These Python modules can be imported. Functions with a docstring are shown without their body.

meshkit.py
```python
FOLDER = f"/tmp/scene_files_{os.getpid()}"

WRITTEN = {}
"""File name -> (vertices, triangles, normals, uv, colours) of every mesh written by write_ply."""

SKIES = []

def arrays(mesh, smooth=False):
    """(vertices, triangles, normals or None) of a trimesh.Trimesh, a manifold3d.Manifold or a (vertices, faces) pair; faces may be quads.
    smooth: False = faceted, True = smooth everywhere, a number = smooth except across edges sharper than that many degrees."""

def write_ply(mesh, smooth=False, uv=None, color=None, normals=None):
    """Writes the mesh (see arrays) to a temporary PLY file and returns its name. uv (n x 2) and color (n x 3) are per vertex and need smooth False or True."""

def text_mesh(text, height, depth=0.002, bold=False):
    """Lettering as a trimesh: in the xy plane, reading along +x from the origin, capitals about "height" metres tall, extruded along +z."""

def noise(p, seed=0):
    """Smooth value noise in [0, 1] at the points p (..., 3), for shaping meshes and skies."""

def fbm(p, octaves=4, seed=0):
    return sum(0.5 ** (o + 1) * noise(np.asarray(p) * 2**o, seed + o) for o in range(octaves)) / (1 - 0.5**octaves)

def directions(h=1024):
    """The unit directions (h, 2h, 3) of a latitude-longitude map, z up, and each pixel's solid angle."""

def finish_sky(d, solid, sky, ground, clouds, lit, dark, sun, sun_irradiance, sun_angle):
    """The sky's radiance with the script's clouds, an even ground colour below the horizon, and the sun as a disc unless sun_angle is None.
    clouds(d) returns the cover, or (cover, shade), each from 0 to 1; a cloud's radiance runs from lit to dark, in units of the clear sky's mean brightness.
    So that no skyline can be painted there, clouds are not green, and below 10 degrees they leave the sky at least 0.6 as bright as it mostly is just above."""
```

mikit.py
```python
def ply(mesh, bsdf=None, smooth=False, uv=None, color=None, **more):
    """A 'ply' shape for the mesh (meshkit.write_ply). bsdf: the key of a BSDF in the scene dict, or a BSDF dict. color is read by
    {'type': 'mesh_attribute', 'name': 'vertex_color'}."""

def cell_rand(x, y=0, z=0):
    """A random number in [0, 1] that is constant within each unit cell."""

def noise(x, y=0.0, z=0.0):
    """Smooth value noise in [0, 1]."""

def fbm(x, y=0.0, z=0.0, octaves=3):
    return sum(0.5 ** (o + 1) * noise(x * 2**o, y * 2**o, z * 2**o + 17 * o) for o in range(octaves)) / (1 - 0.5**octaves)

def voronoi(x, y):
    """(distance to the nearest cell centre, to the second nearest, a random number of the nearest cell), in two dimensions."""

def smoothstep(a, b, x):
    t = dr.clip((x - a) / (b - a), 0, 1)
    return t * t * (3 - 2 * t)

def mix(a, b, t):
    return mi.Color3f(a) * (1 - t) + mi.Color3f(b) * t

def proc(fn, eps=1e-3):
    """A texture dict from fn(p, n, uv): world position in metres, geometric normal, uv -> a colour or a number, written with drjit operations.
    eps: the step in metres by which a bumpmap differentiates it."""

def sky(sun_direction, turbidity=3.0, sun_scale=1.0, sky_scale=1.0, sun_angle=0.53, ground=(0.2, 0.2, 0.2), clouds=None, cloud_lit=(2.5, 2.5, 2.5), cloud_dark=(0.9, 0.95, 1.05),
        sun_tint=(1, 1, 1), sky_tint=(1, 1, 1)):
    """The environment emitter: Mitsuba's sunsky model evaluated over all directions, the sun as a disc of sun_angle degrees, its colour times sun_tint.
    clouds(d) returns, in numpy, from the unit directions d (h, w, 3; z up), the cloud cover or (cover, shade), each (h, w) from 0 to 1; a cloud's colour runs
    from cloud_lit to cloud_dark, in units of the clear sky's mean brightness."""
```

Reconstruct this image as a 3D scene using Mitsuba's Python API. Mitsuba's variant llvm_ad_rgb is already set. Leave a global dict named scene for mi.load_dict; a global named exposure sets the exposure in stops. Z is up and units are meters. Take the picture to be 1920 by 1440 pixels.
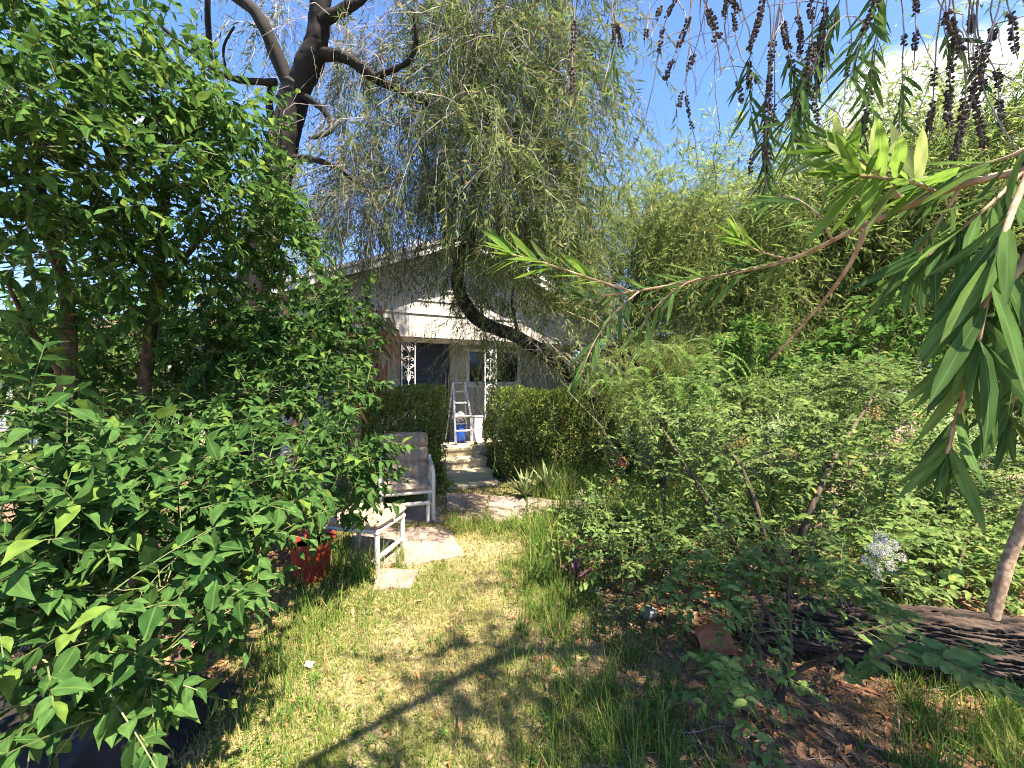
import math, numpy as np, trimesh, drjit as dr, mitsuba as mi, mikit, meshkit
from mikit import proc, noise, fbm, cell_rand, smoothstep, mix
T = mi.ScalarTransform4f
scene, labels = {}, {}
# ------------------------------------------------------------------ camera, sky, exposure
EYE = np.array([0, 0, 1.65]); FPX = 693.0
scene['camera'] = {'type': 'perspective', 'fov': 108.3, 'fov_axis': 'x', 'near_clip': 0.02, 'far_clip': 2000.0,
                   'to_world': T().look_at(origin=[0, 0, 1.65], target=[0, 10, 1.65], up=[0, 0, 1])}
SUN = np.array([0.365, -0.30, 0.881])

def clouds(d):
    n = meshkit.fbm(d * np.array([5.0, 5.0, 9.0]), 5, 3)
    c = np.array([0.80, 0.52, 0.36]); c /= np.linalg.norm(c)
    near = np.exp(-(1 - d @ c) * 16.0)
    t = np.clip((n + 0.22 * near - 0.66) / 0.14, 0, 1)
    return t * t * (3 - 2 * t), np.clip(0.55 - 1.6 * (n - 0.4), 0, 1) * 0.4

scene['sky'] = mikit.sky(SUN.tolist(), turbidity=3.0, clouds=clouds, cloud_lit=(2.2, 2.2, 2.2), sky_tint=(0.54, 0.58, 0.72))
exposure = 3.95
rng = np.random.default_rng(11)

# ------------------------------------------------------------------ materials
def pm(key, **k):
    scene[key] = {'type': 'principled', **k}
def two(key, d):
    scene[key] = {'type': 'twosided', 'bsdf': d}
def rgb(*c):
    return {'type': 'rgb', 'value': list(c)}

def leaf_tex(c1, c2, c3, rib=None, odd=0.95):
    def fn(p, n, uv):
        k = dr.floor(uv.x)
        r, r2 = cell_rand(k, 1), cell_rand(k, 2, 5)
        col = mix(c1, c2, r)
        col = mix(col, c3, smoothstep(odd, odd + 0.02, r2)) * (1.0 + 0.22 * dr.sin(uv.x * 9.0 + r * 6.0) * dr.sin(uv.y * 7.0 + r2 * 6.0))
        if rib is not None:
            v = dr.abs(uv.y - 0.5)
            t = uv.x - k
            vein = smoothstep(0.16, 0.02, dr.abs((t * 9 - v * 7) - dr.floor(t * 9 - v * 7) - 0.5)) * 0.18
            col = mix(col, rib, dr.maximum(smoothstep(0.055, 0.02, v) * 0.6, vein))
        return col
    return proc(fn)

def leaf_bsdf(key, tex, rough=0.5, trans=0.7, spec=1.45):
    scene[key] = {'type': 'principledthin', 'base_color': tex, 'roughness': rough, 'diff_trans': trans, 'eta': spec}

leaf_bsdf('m_shrub_leaf', leaf_tex((.022, .066, .018), (.075, .16, .045), (.12, .20, .04), (.11, .19, .055), .90), .27, .75, 1.55)
leaf_bsdf('m_brush_leaf', leaf_tex((.070, .105, .045), (.15, .19, .075), (.24, .20, .11), None, .90), .5, .7)
leaf_bsdf('m_tree_leaf', leaf_tex((.032, .088, .022), (.085, .18, .042), (.16, .25, .05), (.14, .22, .06), .88), .30, .8, 1.5)
leaf_bsdf('m_brush_mid', leaf_tex((.085, .135, .045), (.18, .235, .075), (.28, .24, .11), None, .92), .5, .8)
leaf_bsdf('m_brush_bright', leaf_tex((.10, .185, .045), (.30, .37, .11), (.28, .25, .11), None, .94), .36, 1.1)
leaf_bsdf('m_brush_near', leaf_tex((.042, .098, .030), (.095, .185, .050), (.12, .21, .05), (.16, .23, .10), .78), .38, .75)
leaf_bsdf('m_brush_young', leaf_tex((.11, .215, .025), (.17, .29, .05), (.24, .30, .11), (.22, .31, .1), .8), .45, .95)
leaf_bsdf('m_crape_leaf', leaf_tex((.075, .15, .040), (.19, .27, .085), (.22, .25, .06), (.16, .25, .09), .95), .45, .7)
leaf_bsdf('m_hedge_leaf', leaf_tex((.070, .115, .028), (.20, .25, .065), (.34, .34, .13), None, .86), .38, .5)
leaf_bsdf('m_hedge_bright', leaf_tex((.10, .17, .040), (.26, .34, .085), (.36, .36, .14), None, .92), .38, .6)
leaf_bsdf('m_far_leaf', leaf_tex((.06, .11, .035), (.14, .19, .06), (.26, .22, .10), None, .9), .5, .7)
leaf_bsdf('m_weed_leaf', leaf_tex((.060, .14, .032), (.12, .22, .05), (.20, .26, .06), None, .9), .5, .7)
def grass_fn(p, n, uv):
    k = dr.floor(uv.x)
    r, r2 = cell_rand(k, 1), cell_rand(k, 2, 5)
    patch = noise(p.x * 2.0 + 5, p.y * 2.0) * .7 + .15
    dry = dr.clip(smoothstep(0.34, 0.86, patch * 0.8 + r2 * 0.45 - 0.10), 0, 1)
    right = smoothstep(-0.35, 0.35, p.x + 0.10 * p.y - 0.25 + (patch - 0.5) * 0.9)
    dry = dry * (1 - 0.75 * right)
    return mix(mix((.09, .16, .030), (.18, .235, .055), r), mix((.36, .325, .13), (.50, .42, .21), r), dry)
leaf_bsdf('m_grass', proc(grass_fn), .6, .6)
leaf_bsdf('m_tall_grass', leaf_tex((.075, .16, .030), (.15, .24, .05), (.40, .33, .14), None, .85), .5, .7)
leaf_bsdf('m_aloe', leaf_tex((.16, .21, .10), (.25, .30, .15), (.24, .24, .12), None, .9), .5, .2)
leaf_bsdf('m_purple', leaf_tex((.10, .035, .075), (.16, .10, .12), (.08, .09, .05), (.3, .2, .25), .8), .45, .4)
leaf_bsdf('m_dead_leaf', leaf_tex((.25, .16, .105), (.48, .38, .27), (.50, .22, .08), (.44, .34, .22), .88), .8, .35)
leaf_bsdf('m_litter', leaf_tex((.20, .095, .050), (.40, .25, .15), (.46, .20, .08), None, .85), .7, .2)
leaf_bsdf('m_white_petal', leaf_tex((.72, .70, .66), (.82, .80, .78), (.6, .5, .35), None, .93), .6, .5)
leaf_bsdf('m_red_petal', leaf_tex((.62, .06, .035), (.70, .12, .04), (.75, .25, .05), None, .8), .5, .5)
leaf_bsdf('m_seed', leaf_tex((.30, .21, .10), (.42, .27, .14), (.2, .2, .08), None, .8), .7, .3)

def bark_tex(c1, c2, sx=18.0, sz=4.0):
    def fn(p, n, uv):
        v = fbm(p.x * sx, p.y * sx, p.z * sz, 2)
        return mix(c1, c2, smoothstep(.35, .7, v))
    return proc(fn)
pm('m_dark_bark', base_color=bark_tex((.004, .0033, .003), (.013, .0105, .009)), roughness=.9)
def log_fn(p, n, uv):
    v = uv.y
    return mix((.007, .005, .004), mix((.030, .021, .015), (.085, .060, .045), fbm(p.x * 30, p.y * 30, p.z * 30)), smoothstep(.35, .85, v))
pm('m_log_bark', base_color=proc(log_fn), roughness=.92)
pm('m_tan_bark', base_color=bark_tex((.24, .16, .10), (.40, .30, .20), 60, 40), roughness=.85)
pm('m_twig', base_color=bark_tex((.15, .13, .115), (.36, .33, .29), 9, 9), roughness=.85)
pm('m_stem', base_color=bark_tex((.035, .028, .018), (.095, .070, .042), 40, 14), roughness=.8)
pm('m_green_twig', base_color=rgb(.10, .12, .045), roughness=.6)
pm('m_green_stem', base_color=rgb(.16, .20, .07), roughness=.6)
pm('m_capsule', base_color=bark_tex((.020, .015, .013), (.075, .058, .050), 120, 120), roughness=.8)

def ground_fn(p, n, uv):
    a = fbm(p.x * 2.2, p.y * 2.2, 0.0, 4)
    b = fbm(p.x * 31, p.y * 31, 3.0, 3)
    c = noise(p.x * 150, p.y * 150)
    mul = smoothstep(0.30, 1.00, p.x + (a - 0.5) * 1.6 + 0.06 * p.y) * smoothstep(5.5, 3.8, p.y)
    mul = dr.maximum(mul, smoothstep(-.95, -1.5, p.x + (a - 0.5) * 0.8 + .14 * p.y))
    soil = mix((.15, .12, .070), (.32, .25, .155), dr.clip(b * .75 + a * .45, 0, 1))
    mulch = mix((.055, .030, .020), (.26, .15, .095), dr.clip(smoothstep(.35, .75, b) * .8 + c * .2, 0, 1))
    far = smoothstep(9, 14, dr.norm(mi.Vector2f(p.x, p.y)))
    return mix(mix(soil, mulch, mul), (.10, .14, .05), far)
pm('m_ground', base_color=proc(ground_fn), roughness=.95)
def slab_fn(p, n, uv):
    a = fbm(p.x * 5, p.y * 5, p.z * 5, 4); b = noise(p.x * 140, p.y * 140, p.z * 140)
    c = fbm(p.x * 1.9, p.y * 1.9, 7.0, 4)
    return mix(mix((.17, .13, .11), (.29, .23, .20), dr.clip(a * .8 + b * .3, 0, 1)), (.13, .10, .075), smoothstep(.50, .72, c) * .75)
pm('m_slab', base_color=proc(slab_fn), roughness=.9)
def step_fn(p, n, uv):
    a = fbm(p.x * 6, p.y * 6, p.z * 14, 4); b = noise(p.x * 120, p.y * 120, p.z * 120)
    return mix((.30, .265, .175), (.52, .47, .34), dr.clip(a * .9 + b * .25 - .05, 0, 1))
pm('m_step', base_color=proc(step_fn), roughness=.9)
def paint_tex(c, amt=.12):
    def fn(p, n, uv):
        a = fbm(p.x * 3, p.y * 3, p.z * 1.2, 4)
        return mix(tuple(x * (1 - amt) for x in c), c, smoothstep(.3, .6, a))
    return proc(fn)
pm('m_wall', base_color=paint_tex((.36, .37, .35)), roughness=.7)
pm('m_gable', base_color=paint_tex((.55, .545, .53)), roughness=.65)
pm('m_fascia', base_color=paint_tex((.62, .62, .63)), roughness=.55)
pm('m_roof', base_color=paint_tex((.20, .19, .18), .3), roughness=.9)
pm('m_red_roof', base_color=paint_tex((.13, .065, .05), .3), roughness=.9)
pm('m_door', base_color=rgb(.020, .028, .062), roughness=.45)
pm('m_dark', base_color=rgb(.02, .02, .022), roughness=.5)
pm('m_iron', base_color=rgb(.62, .62, .64), roughness=.45)
pm('m_alu', base_color=rgb(.62, .63, .66), metallic=.75, roughness=.38)
pm('m_pvc', base_color=paint_tex((.52, .50, .45), .22), roughness=.38)
pm('m_blue', base_color=rgb(.015, .075, .36), roughness=.35)
pm('m_grey_bin', base_color=rgb(.48, .50, .54), roughness=.5)
pm('m_bag', base_color=bark_tex((.07, .07, .09), (.46, .45, .46), 40, 40), roughness=.6)
pm('m_hose', base_color=rgb(.33, .28, .17), roughness=.5)
pm('m_red_pot', base_color=paint_tex((.25, .028, .018), .3), roughness=.42)
pm('m_soil', base_color=bark_tex((.05, .035, .025), (.17, .12, .08), 60, 60), roughness=.95)
pm('m_terracotta', base_color=paint_tex((.42, .17, .085), .3), roughness=.8)
pm('m_stone', base_color=bark_tex((.12, .12, .10), (.30, .30, .255), 30, 30), roughness=.7)
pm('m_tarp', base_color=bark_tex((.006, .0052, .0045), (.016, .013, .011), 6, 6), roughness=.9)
pm('m_rubber', base_color=rgb(.022, .022, .024), roughness=.7)
pm('m_paper', base_color=rgb(.8, .8, .8), roughness=.6)
pm('m_mat', base_color=bark_tex((.17, .17, .17), (.26, .25, .24), 90, 90), roughness=.95)
pm('m_tan_box', base_color=paint_tex((.36, .25, .13), .25), roughness=.8)
def cushion_fn(p, n, uv):
    x = uv.x * 7.0
    f = x - dr.floor(x)
    st = smoothstep(.30, .26, dr.abs(f - .5)) * .55
    thin = smoothstep(.06, .03, dr.abs(f - .08)) * .8
    weave = noise(uv.x * 240, uv.y * 240) * .25
    y = uv.y * 26; fy = y - dr.floor(y)
    cross = smoothstep(.12, .05, dr.abs(fy - .5)) * .2
    stain = fbm(uv.x * 4, uv.y * 4, 2.0, 4)
    col = mix((.33, .26, .19), (.15, .125, .105), dr.clip(st * .8 + thin * .6 + cross, 0, 1))
    return mix(col, (.20, .17, .14), smoothstep(.45, .75, stain) * .6) * (0.85 + weave)
pm('m_cushion', base_color=proc(cushion_fn), roughness=.9)

# ------------------------------------------------------------------ mesh helpers
def nrm(v):
    return v / np.maximum(np.linalg.norm(v, axis=-1, keepdims=True), 1e-9)
def P(px, py, Y):
    return np.array([(px - 960) / FPX * Y, Y, 1.65 - (py - 720) / FPX * Y])
def W(lst):
    return [P(a, b, y) for a, b, y in lst]
def put(key, mesh, bsdf, smooth=False, uv=None):
    base, k = key, 0
    while key in scene:
        k += 1; key = f'{base}_{k:03d}'
    scene[key] = mikit.ply(mesh, bsdf, smooth=smooth, uv=uv)
    return key
def thing(key, label, cat, group=None, kind=None):
    labels[key] = {'label': label}
    if cat: labels[key]['category'] = cat
    if group: labels[key]['group'] = group
    if kind: labels[key]['kind'] = kind
    return key
def box(lo, hi, ch=0.0):
    lo, hi = np.array(lo, float), np.array(hi, float)
    m = trimesh.creation.box(extents=hi - lo)
    m.apply_translation((lo + hi) / 2)
    if ch > 0:
        c = (lo + hi) / 2; pts = []
        for sx in (lo[0], hi[0]):
            for sy in (lo[1], hi[1]):
                for sz in (lo[2], hi[2]):
                    s = np.array([sx, sy, sz]); i = np.sign(c - s)
                    for k in range(3):
                        q = s + i * ch; q[k] = s[k]; pts.append(q)
        m = trimesh.convex.convex_hull(np.array(pts))
    return m
def cat(*ms):
    return trimesh.util.concatenate(list(ms))
def resample(pts, n):
    pts = np.asarray(pts, float)
    k = len(pts); t = np.linspace(0, k - 1, n); i = np.clip(t.astype(int), 0, k - 2); f = (t - i)[:, None]
    p0 = pts[np.maximum(i - 1, 0)]; p1 = pts[i]; p2 = pts[i + 1]; p3 = pts[np.minimum(i + 2, k - 1)]
    return 0.5 * (2 * p1 + (p2 - p0) * f + (2 * p0 - 5 * p1 + 4 * p2 - p3) * f ** 2 + (3 * p1 - p0 - 3 * p2 + p3) * f ** 3)
def tube(pts, rad, sides=8, cap=True):
    p = np.asarray(pts, float); n = len(p)
    rad = np.broadcast_to(np.asarray(rad, float), (n,)) if np.ndim(rad) else np.full(n, float(rad))
    t = nrm(np.gradient(p, axis=0))
    a = np.cross(t[0], [0, 0, 1] if abs(t[0][2]) < .9 else [1, 0, 0]); a /= np.linalg.norm(a)
    V = []; ang = np.arange(sides) / sides * 2 * np.pi
    for i in range(n):
        a = a - t[i] * (a @ t[i]); a /= np.linalg.norm(a); b = np.cross(t[i], a)
        V.append(p[i] + rad[i] * (np.cos(ang)[:, None] * a + np.sin(ang)[:, None] * b))
    V = np.concatenate(V)
    i, j = np.meshgrid(np.arange(n - 1), np.arange(sides), indexing='ij')
    q = np.stack([i * sides + j, i * sides + (j + 1) % sides, (i + 1) * sides + (j + 1) % sides, (i + 1) * sides + j], -1).reshape(-1, 4)
    F = np.vstack([q[:, [0, 1, 2]], q[:, [0, 2, 3]]])
    if cap:
        V = np.vstack([V, p[0], p[-1]]); c0, c1 = n * sides, n * sides + 1; jj = np.arange(sides); e = (n - 1) * sides
        F = np.vstack([F, np.stack([np.full(sides, c0), (jj + 1) % sides, jj], 1), np.stack([np.full(sides, c1), e + jj, e + (jj + 1) % sides], 1)])
    return trimesh.Trimesh(V, F, process=False)
def limb(lst, r0, r1, n=24, sides=10, rough=0.0, seed=0):
    p = resample(lst, n); r = np.linspace(r0, r1, n)
    m = tube(p, r, sides)
    if rough:
        v = np.array(m.vertices); nn = np.array(trimesh.Trimesh(v, m.faces, process=False).vertex_normals)
        d = meshkit.fbm(v * np.array([14, 14, 5]), 3, seed) - .5
        rr = np.append(np.repeat(r, sides), [0, 0])[:len(v)]
        m = trimesh.Trimesh(v + nn * (d * rough * rr)[:, None], m.faces, process=False)
    return m
def tubes(paths, r0, r1, sides=3):
    """many thin twigs at once: paths (S, n, 3)"""
    p = np.asarray(paths, float); S, n, _ = p.shape
    if S == 0: return None
    t = nrm(np.gradient(p, axis=1))
    ref = np.where(np.abs(t[..., 2:3]) < .8, np.array([0, 0, 1.0]), np.array([1.0, 0.2, 0]))
    a = nrm(np.cross(t, ref)); b = np.cross(t, a)
    r0 = np.broadcast_to(np.asarray(r0, float), (S,)); r1 = np.broadcast_to(np.asarray(r1, float), (S,))
    r = (r0[:, None] + (r1 - r0)[:, None] * np.linspace(0, 1, n))[..., None, None]
    ang = np.arange(sides) / sides * 2 * np.pi
    V = p[:, :, None] + r * (np.cos(ang)[:, None] * a[:, :, None] + np.sin(ang)[:, None] * b[:, :, None])
    s, i, j = np.meshgrid(np.arange(S), np.arange(n - 1), np.arange(sides), indexing='ij')
    k = lambda i, j: (s * n + i) * sides + j % sides
    q = np.stack([k(i, j), k(i, j + 1), k(i + 1, j + 1), k(i + 1, j)], -1).reshape(-1, 4)
    return trimesh.Trimesh(V.reshape(-1, 3), np.vstack([q[:, [0, 1, 2]], q[:, [0, 2, 3]]]), process=False)

# ------------------------------------------------------------------ leaves
def template(st, cols=3):
    V, F, rows = [], [], []
    for t, w in st:
        if w <= 0: rows.append([len(V)]); V.append((t, 0))
        elif cols == 3: rows.append([len(V), len(V) + 1, len(V) + 2]); V += [(t, -w), (t, 0), (t, w)]
        else: rows.append([len(V), len(V) + 1]); V += [(t, -w), (t, w)]
    for A, B in zip(rows[:-1], rows[1:]):
        if len(A) == 1: F += [(A[0], B[i + 1], B[i]) for i in range(len(B) - 1)]
        elif len(B) == 1: F += [(A[i], A[i + 1], B[0]) for i in range(len(A) - 1)]
        else:
            for i in range(len(A) - 1): F += [(A[i], A[i + 1], B[i + 1]), (A[i], B[i + 1], B[i])]
    return np.array(V, float), np.array(F, int)
TPL = {
    'ovate': template([(0, 0), (.12, .30), (.34, .5), (.58, .42), (.80, .17), (1, 0)]),
    'ovate_far': template([(0, 0), (.35, .5), (.75, .25), (1, 0)]),
    'ellip': template([(0, 0), (.18, .36), (.5, .5), (.82, .34), (1, 0)]),
    'ellip_far': template([(0, 0), (.5, .5), (1, 0)]),
    'lance': template([(0, .08), (.2, .38), (.5, .5), (.78, .34), (1, 0)]),
    'lance_far': template([(0, 0), (.45, .5), (1, 0)], 2),
    'blade': template([(0, .5), (.5, .42), (1, 0)], 2),
    'strap': template([(0, .45), (.25, .5), (.5, .45), (.75, .3), (1, 0)]),
}
NEXT = [0]
class Leaves:
    def __init__(s): s.c = []
    def add(s, pos, d, n, L, Wd, bend=.15, fold=.25):
        N = len(pos)
        if N == 0: return
        B = lambda x: np.broadcast_to(np.asarray(x, float), (N,))
        s.c.append([np.asarray(pos, float), nrm(np.asarray(d, float)), np.asarray(n, float), B(L), B(Wd), B(bend), B(fold)])
    def data(s):
        return [np.concatenate([c[i] for c in s.c]) for i in range(7)]
def leaf_mesh(D, tpl):
    pos, d, n, L, Wd, bend, fold = D
    t, F = TPL[tpl]; N, M = len(pos), len(t)
    n = nrm(n - d * (n * d).sum(1, keepdims=True)); s = np.cross(n, d)
    x = t[None, :, 0] * L[:, None]; y = t[None, :, 1] * Wd[:, None]
    z = fold[:, None] * np.abs(y) - bend[:, None] * L[:, None] * t[None, :, 0] ** 2
    V = pos[:, None] + x[..., None] * d[:, None] + y[..., None] * s[:, None] + z[..., None] * n[:, None]
    ids = (NEXT[0] + np.arange(N)) % 4000; NEXT[0] += N
    uv = np.empty((N, M, 2)); uv[..., 0] = ids[:, None] + np.clip(t[:, 0], .02, .97); uv[..., 1] = t[:, 1] + .5
    return (V.reshape(-1, 3), (F[None] + (np.arange(N) * M)[:, None, None]).reshape(-1, 3)), uv.reshape(-1, 2)
def screen_size(D):
    pos = D[0] + D[1] * D[3][:, None] * .5
    y = pos[:, 1]; ok = y > .05; yy = np.where(ok, y, 1)
    px = 960 + pos[:, 0] / yy * FPX; py = 720 - (pos[:, 2] - 1.65) / yy * FPX
    ok &= (px > -20) & (px < 1940) & (py > -20) & (py < 1460)
    return np.where(ok, D[3] / yy * FPX, 0)
def plant_leaves(owner, LV, bsdf, near='ovate', far='ovate_far', parts=0, near_px=14, name='leaf', rest='foliage'):
    D = LV.data(); sz = screen_size(D); order = np.argsort(-sz)
    pick = order[:parts]; pick = pick[sz[pick] > 10]
    left = np.setdiff1d(order, pick)
    for k, i in enumerate(pick):
        m, uv = leaf_mesh([x[i:i + 1] for x in D], near)
        key = f'{owner}__{name}' + (f'_{k:03d}' if k else '')
        scene[key] = mikit.ply(m, bsdf, smooth=True, uv=uv)
    groups = [(left[sz[left] > near_px], near, True), (left[sz[left] <= near_px], far, False)]
    ms, uvs, off = [], [], 0
    for idx, tp, _ in groups:
        if len(idx) == 0: continue
        (v, f), uv = leaf_mesh([x[idx] for x in D], tp)
        ms.append((v, f + off)); uvs.append(uv); off += len(v)
    if ms:
        key = f'{owner}__{rest}' if rest else owner
        scene[key] = mikit.ply((np.vstack([m[0] for m in ms]), np.vstack([m[1] for m in ms])), bsdf, smooth=True, uv=np.vstack(uvs))
        if rest: labels.setdefault(key, {})['kind'] = 'stuff'

def rand_dirs(n):
    return nrm(rng.normal(size=(n, 3)))
def perp_frame(d):
    a = nrm(np.cross(d, np.where(np.abs(d[..., 2:3]) < .9, [0, 0, 1.0], [1.0, 0, 0]))); return a, np.cross(d, a)

def spray(LV, base, dirs, length, nl, L, ratio, spread=.9, grav=.35, opposite=False, t0=.15, up=1.0, bend=.18, droop=.15, jitter=.45, fold=.25):
    """leafy twigs: base (N,3), dirs (N,3), returns twig paths"""
    N = len(base); length = np.broadcast_to(length, (N,))
    d = nrm(dirs); a, b = perp_frame(d)
    tt = np.linspace(0, 1, 5)
    paths = base[:, None] + d[:, None] * (length[:, None] * tt)[..., None] + np.array([0, 0, -1.0]) * (droop * length[:, None] * tt ** 2)[..., None]
    side = nrm(np.cross(d, [0, 0, 1.0]) + 1e-6); upv = np.cross(side, d)
    for k in range(nl):
        t = t0 + (1 - t0) * (k + .6 * rng.random(N)) / nl
        pos = base + d * (length * t)[:, None] + np.array([0, 0, -1.0]) * (droop * length * t ** 2)[:, None]
        td = nrm(d + np.array([0, 0, -1.0]) * (2 * droop * t)[:, None])
        if opposite:
            pp = side * (1 if k % 2 else -1) + upv * .15
        else:
            ph = k * 2.4 + rng.random(N) * 1.2
            pp = np.cos(ph)[:, None] * a + np.sin(ph)[:, None] * b
        last = k >= nl - 2
        sp = spread * (.5 if last else 1.0)
        ld = td * math.cos(sp) + pp * math.sin(sp) + np.array([0, 0, -grav]) + rng.normal(size=(N, 3)) * .18
        nn = np.array([0, 0, up]) + pp * .25 + td * .2 + rng.normal(size=(N, 3)) * jitter
        Lk = L * rng.uniform(.50, 1.2, N) * (0.75 if last else 1)
        LV.add(pos, ld, nn, Lk, Lk * ratio * rng.uniform(.85, 1.15, N), rng.uniform(-.5 * bend, 3.2 * bend, N), fold * rng.uniform(.3, 2.6, N))
    return paths

def clump_twigs(c, r, n, outward=.7, upw=.25, flat=1.0):
    u = rand_dirs(n) * np.array([1, 1, flat])
    rad = r * rng.random(n) ** (1 / 2.2)
    base = c + u * rad[:, None] * .85
    d = nrm(u * outward + rng.normal(size=(n, 3)) * .45 + np.array([0, 0, upw]))
    return base, d

def strands(starts, dirs, lengths, n=9, grav=.35, wob=.18):
    """hanging shoots: bend from dirs towards straight down"""
    S = len(starts); step = (np.broadcast_to(lengths, (S,)) / (n - 1))[:, None]
    p = [np.asarray(starts, float)]; d = nrm(np.asarray(dirs, float))
    for k in range(n - 1):
        d = nrm(d + np.array([0, 0, -grav]) + rng.normal(size=(S, 3)) * wob)
        p.append(p[-1] + d * step)
    return np.stack(p, 1)
def along(paths, t):
    S, n, _ = paths.shape
    x = t * (n - 1); i = np.clip(x.astype(int), 0, n - 2); f = (x - i)[:, None]
    s = np.arange(S)
    a, b = paths[s, i], paths[s, i + 1]
    return a * (1 - f) + b * f, nrm(b - a)
def strand_leaves(LV, paths, per, L, ratio, t0=.2, spread=.8, bend=.1, jitter=.6, sel=None):
    if sel is not None: paths = paths[sel]
    S = len(paths)
    for k in range(per):
        t = np.clip(t0 + (1 - t0) * (k + rng.random(S)) / per, 0, .999)
        pos, td = along(paths, t)
        a, b = perp_frame(td); ph = k * 2.4 + rng.random(S) * 2
        pp = np.cos(ph)[:, None] * a + np.sin(ph)[:, None] * b
        ld = td * math.cos(spread) + pp * math.sin(spread) + rng.normal(size=(S, 3)) * .12
        Lk = L * rng.uniform(.7, 1.2, S)
        nn = np.array([0, 0, .8]) + pp * .4 + rng.normal(size=(S, 3)) * jitter
        LV.add(pos, ld, nn, Lk, Lk * ratio, bend, .15)

# ------------------------------------------------------------------ ground
def gz(x, y):
    x, y = np.asarray(x, float), np.asarray(y, float)
    q = np.stack([x * 1.3, y * 1.3, 0 * x], -1)
    r2 = np.stack([x * 7, y * 7, 0 * x + 4], -1)
    near = np.exp(-(x ** 2 + (y - 3) ** 2) / 200)
    dip = -.05 * np.clip((y - 4) / 2, 0, 1)
    bank = .10 * np.clip((x - 1.2) / 1.5, 0, 1) * np.clip((5.5 - y) / 2, 0, 1)
    return (meshkit.fbm(q, 2, 1) - .5) * .06 * near + (meshkit.noise(r2, 5) - .5) * .018 * near + dip + 0 * bank
ax = np.concatenate([-np.geomspace(400, 6.3, 16), np.linspace(-6, 6, 170), np.geomspace(6.3, 400, 16)])
ay = np.concatenate([-np.geomspace(400, 2.3, 16), np.linspace(-2, 11, 180), np.geomspace(11.4, 400, 16)])
gx, gy = np.meshgrid(ax, ay)
nx_ = len(ax); i, j = np.meshgrid(np.arange(len(ay) - 1), np.arange(nx_ - 1), indexing='ij')
q = np.stack([i * nx_ + j, i * nx_ + j + 1, (i + 1) * nx_ + j + 1, (i + 1) * nx_ + j], -1).reshape(-1, 4)
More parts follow.
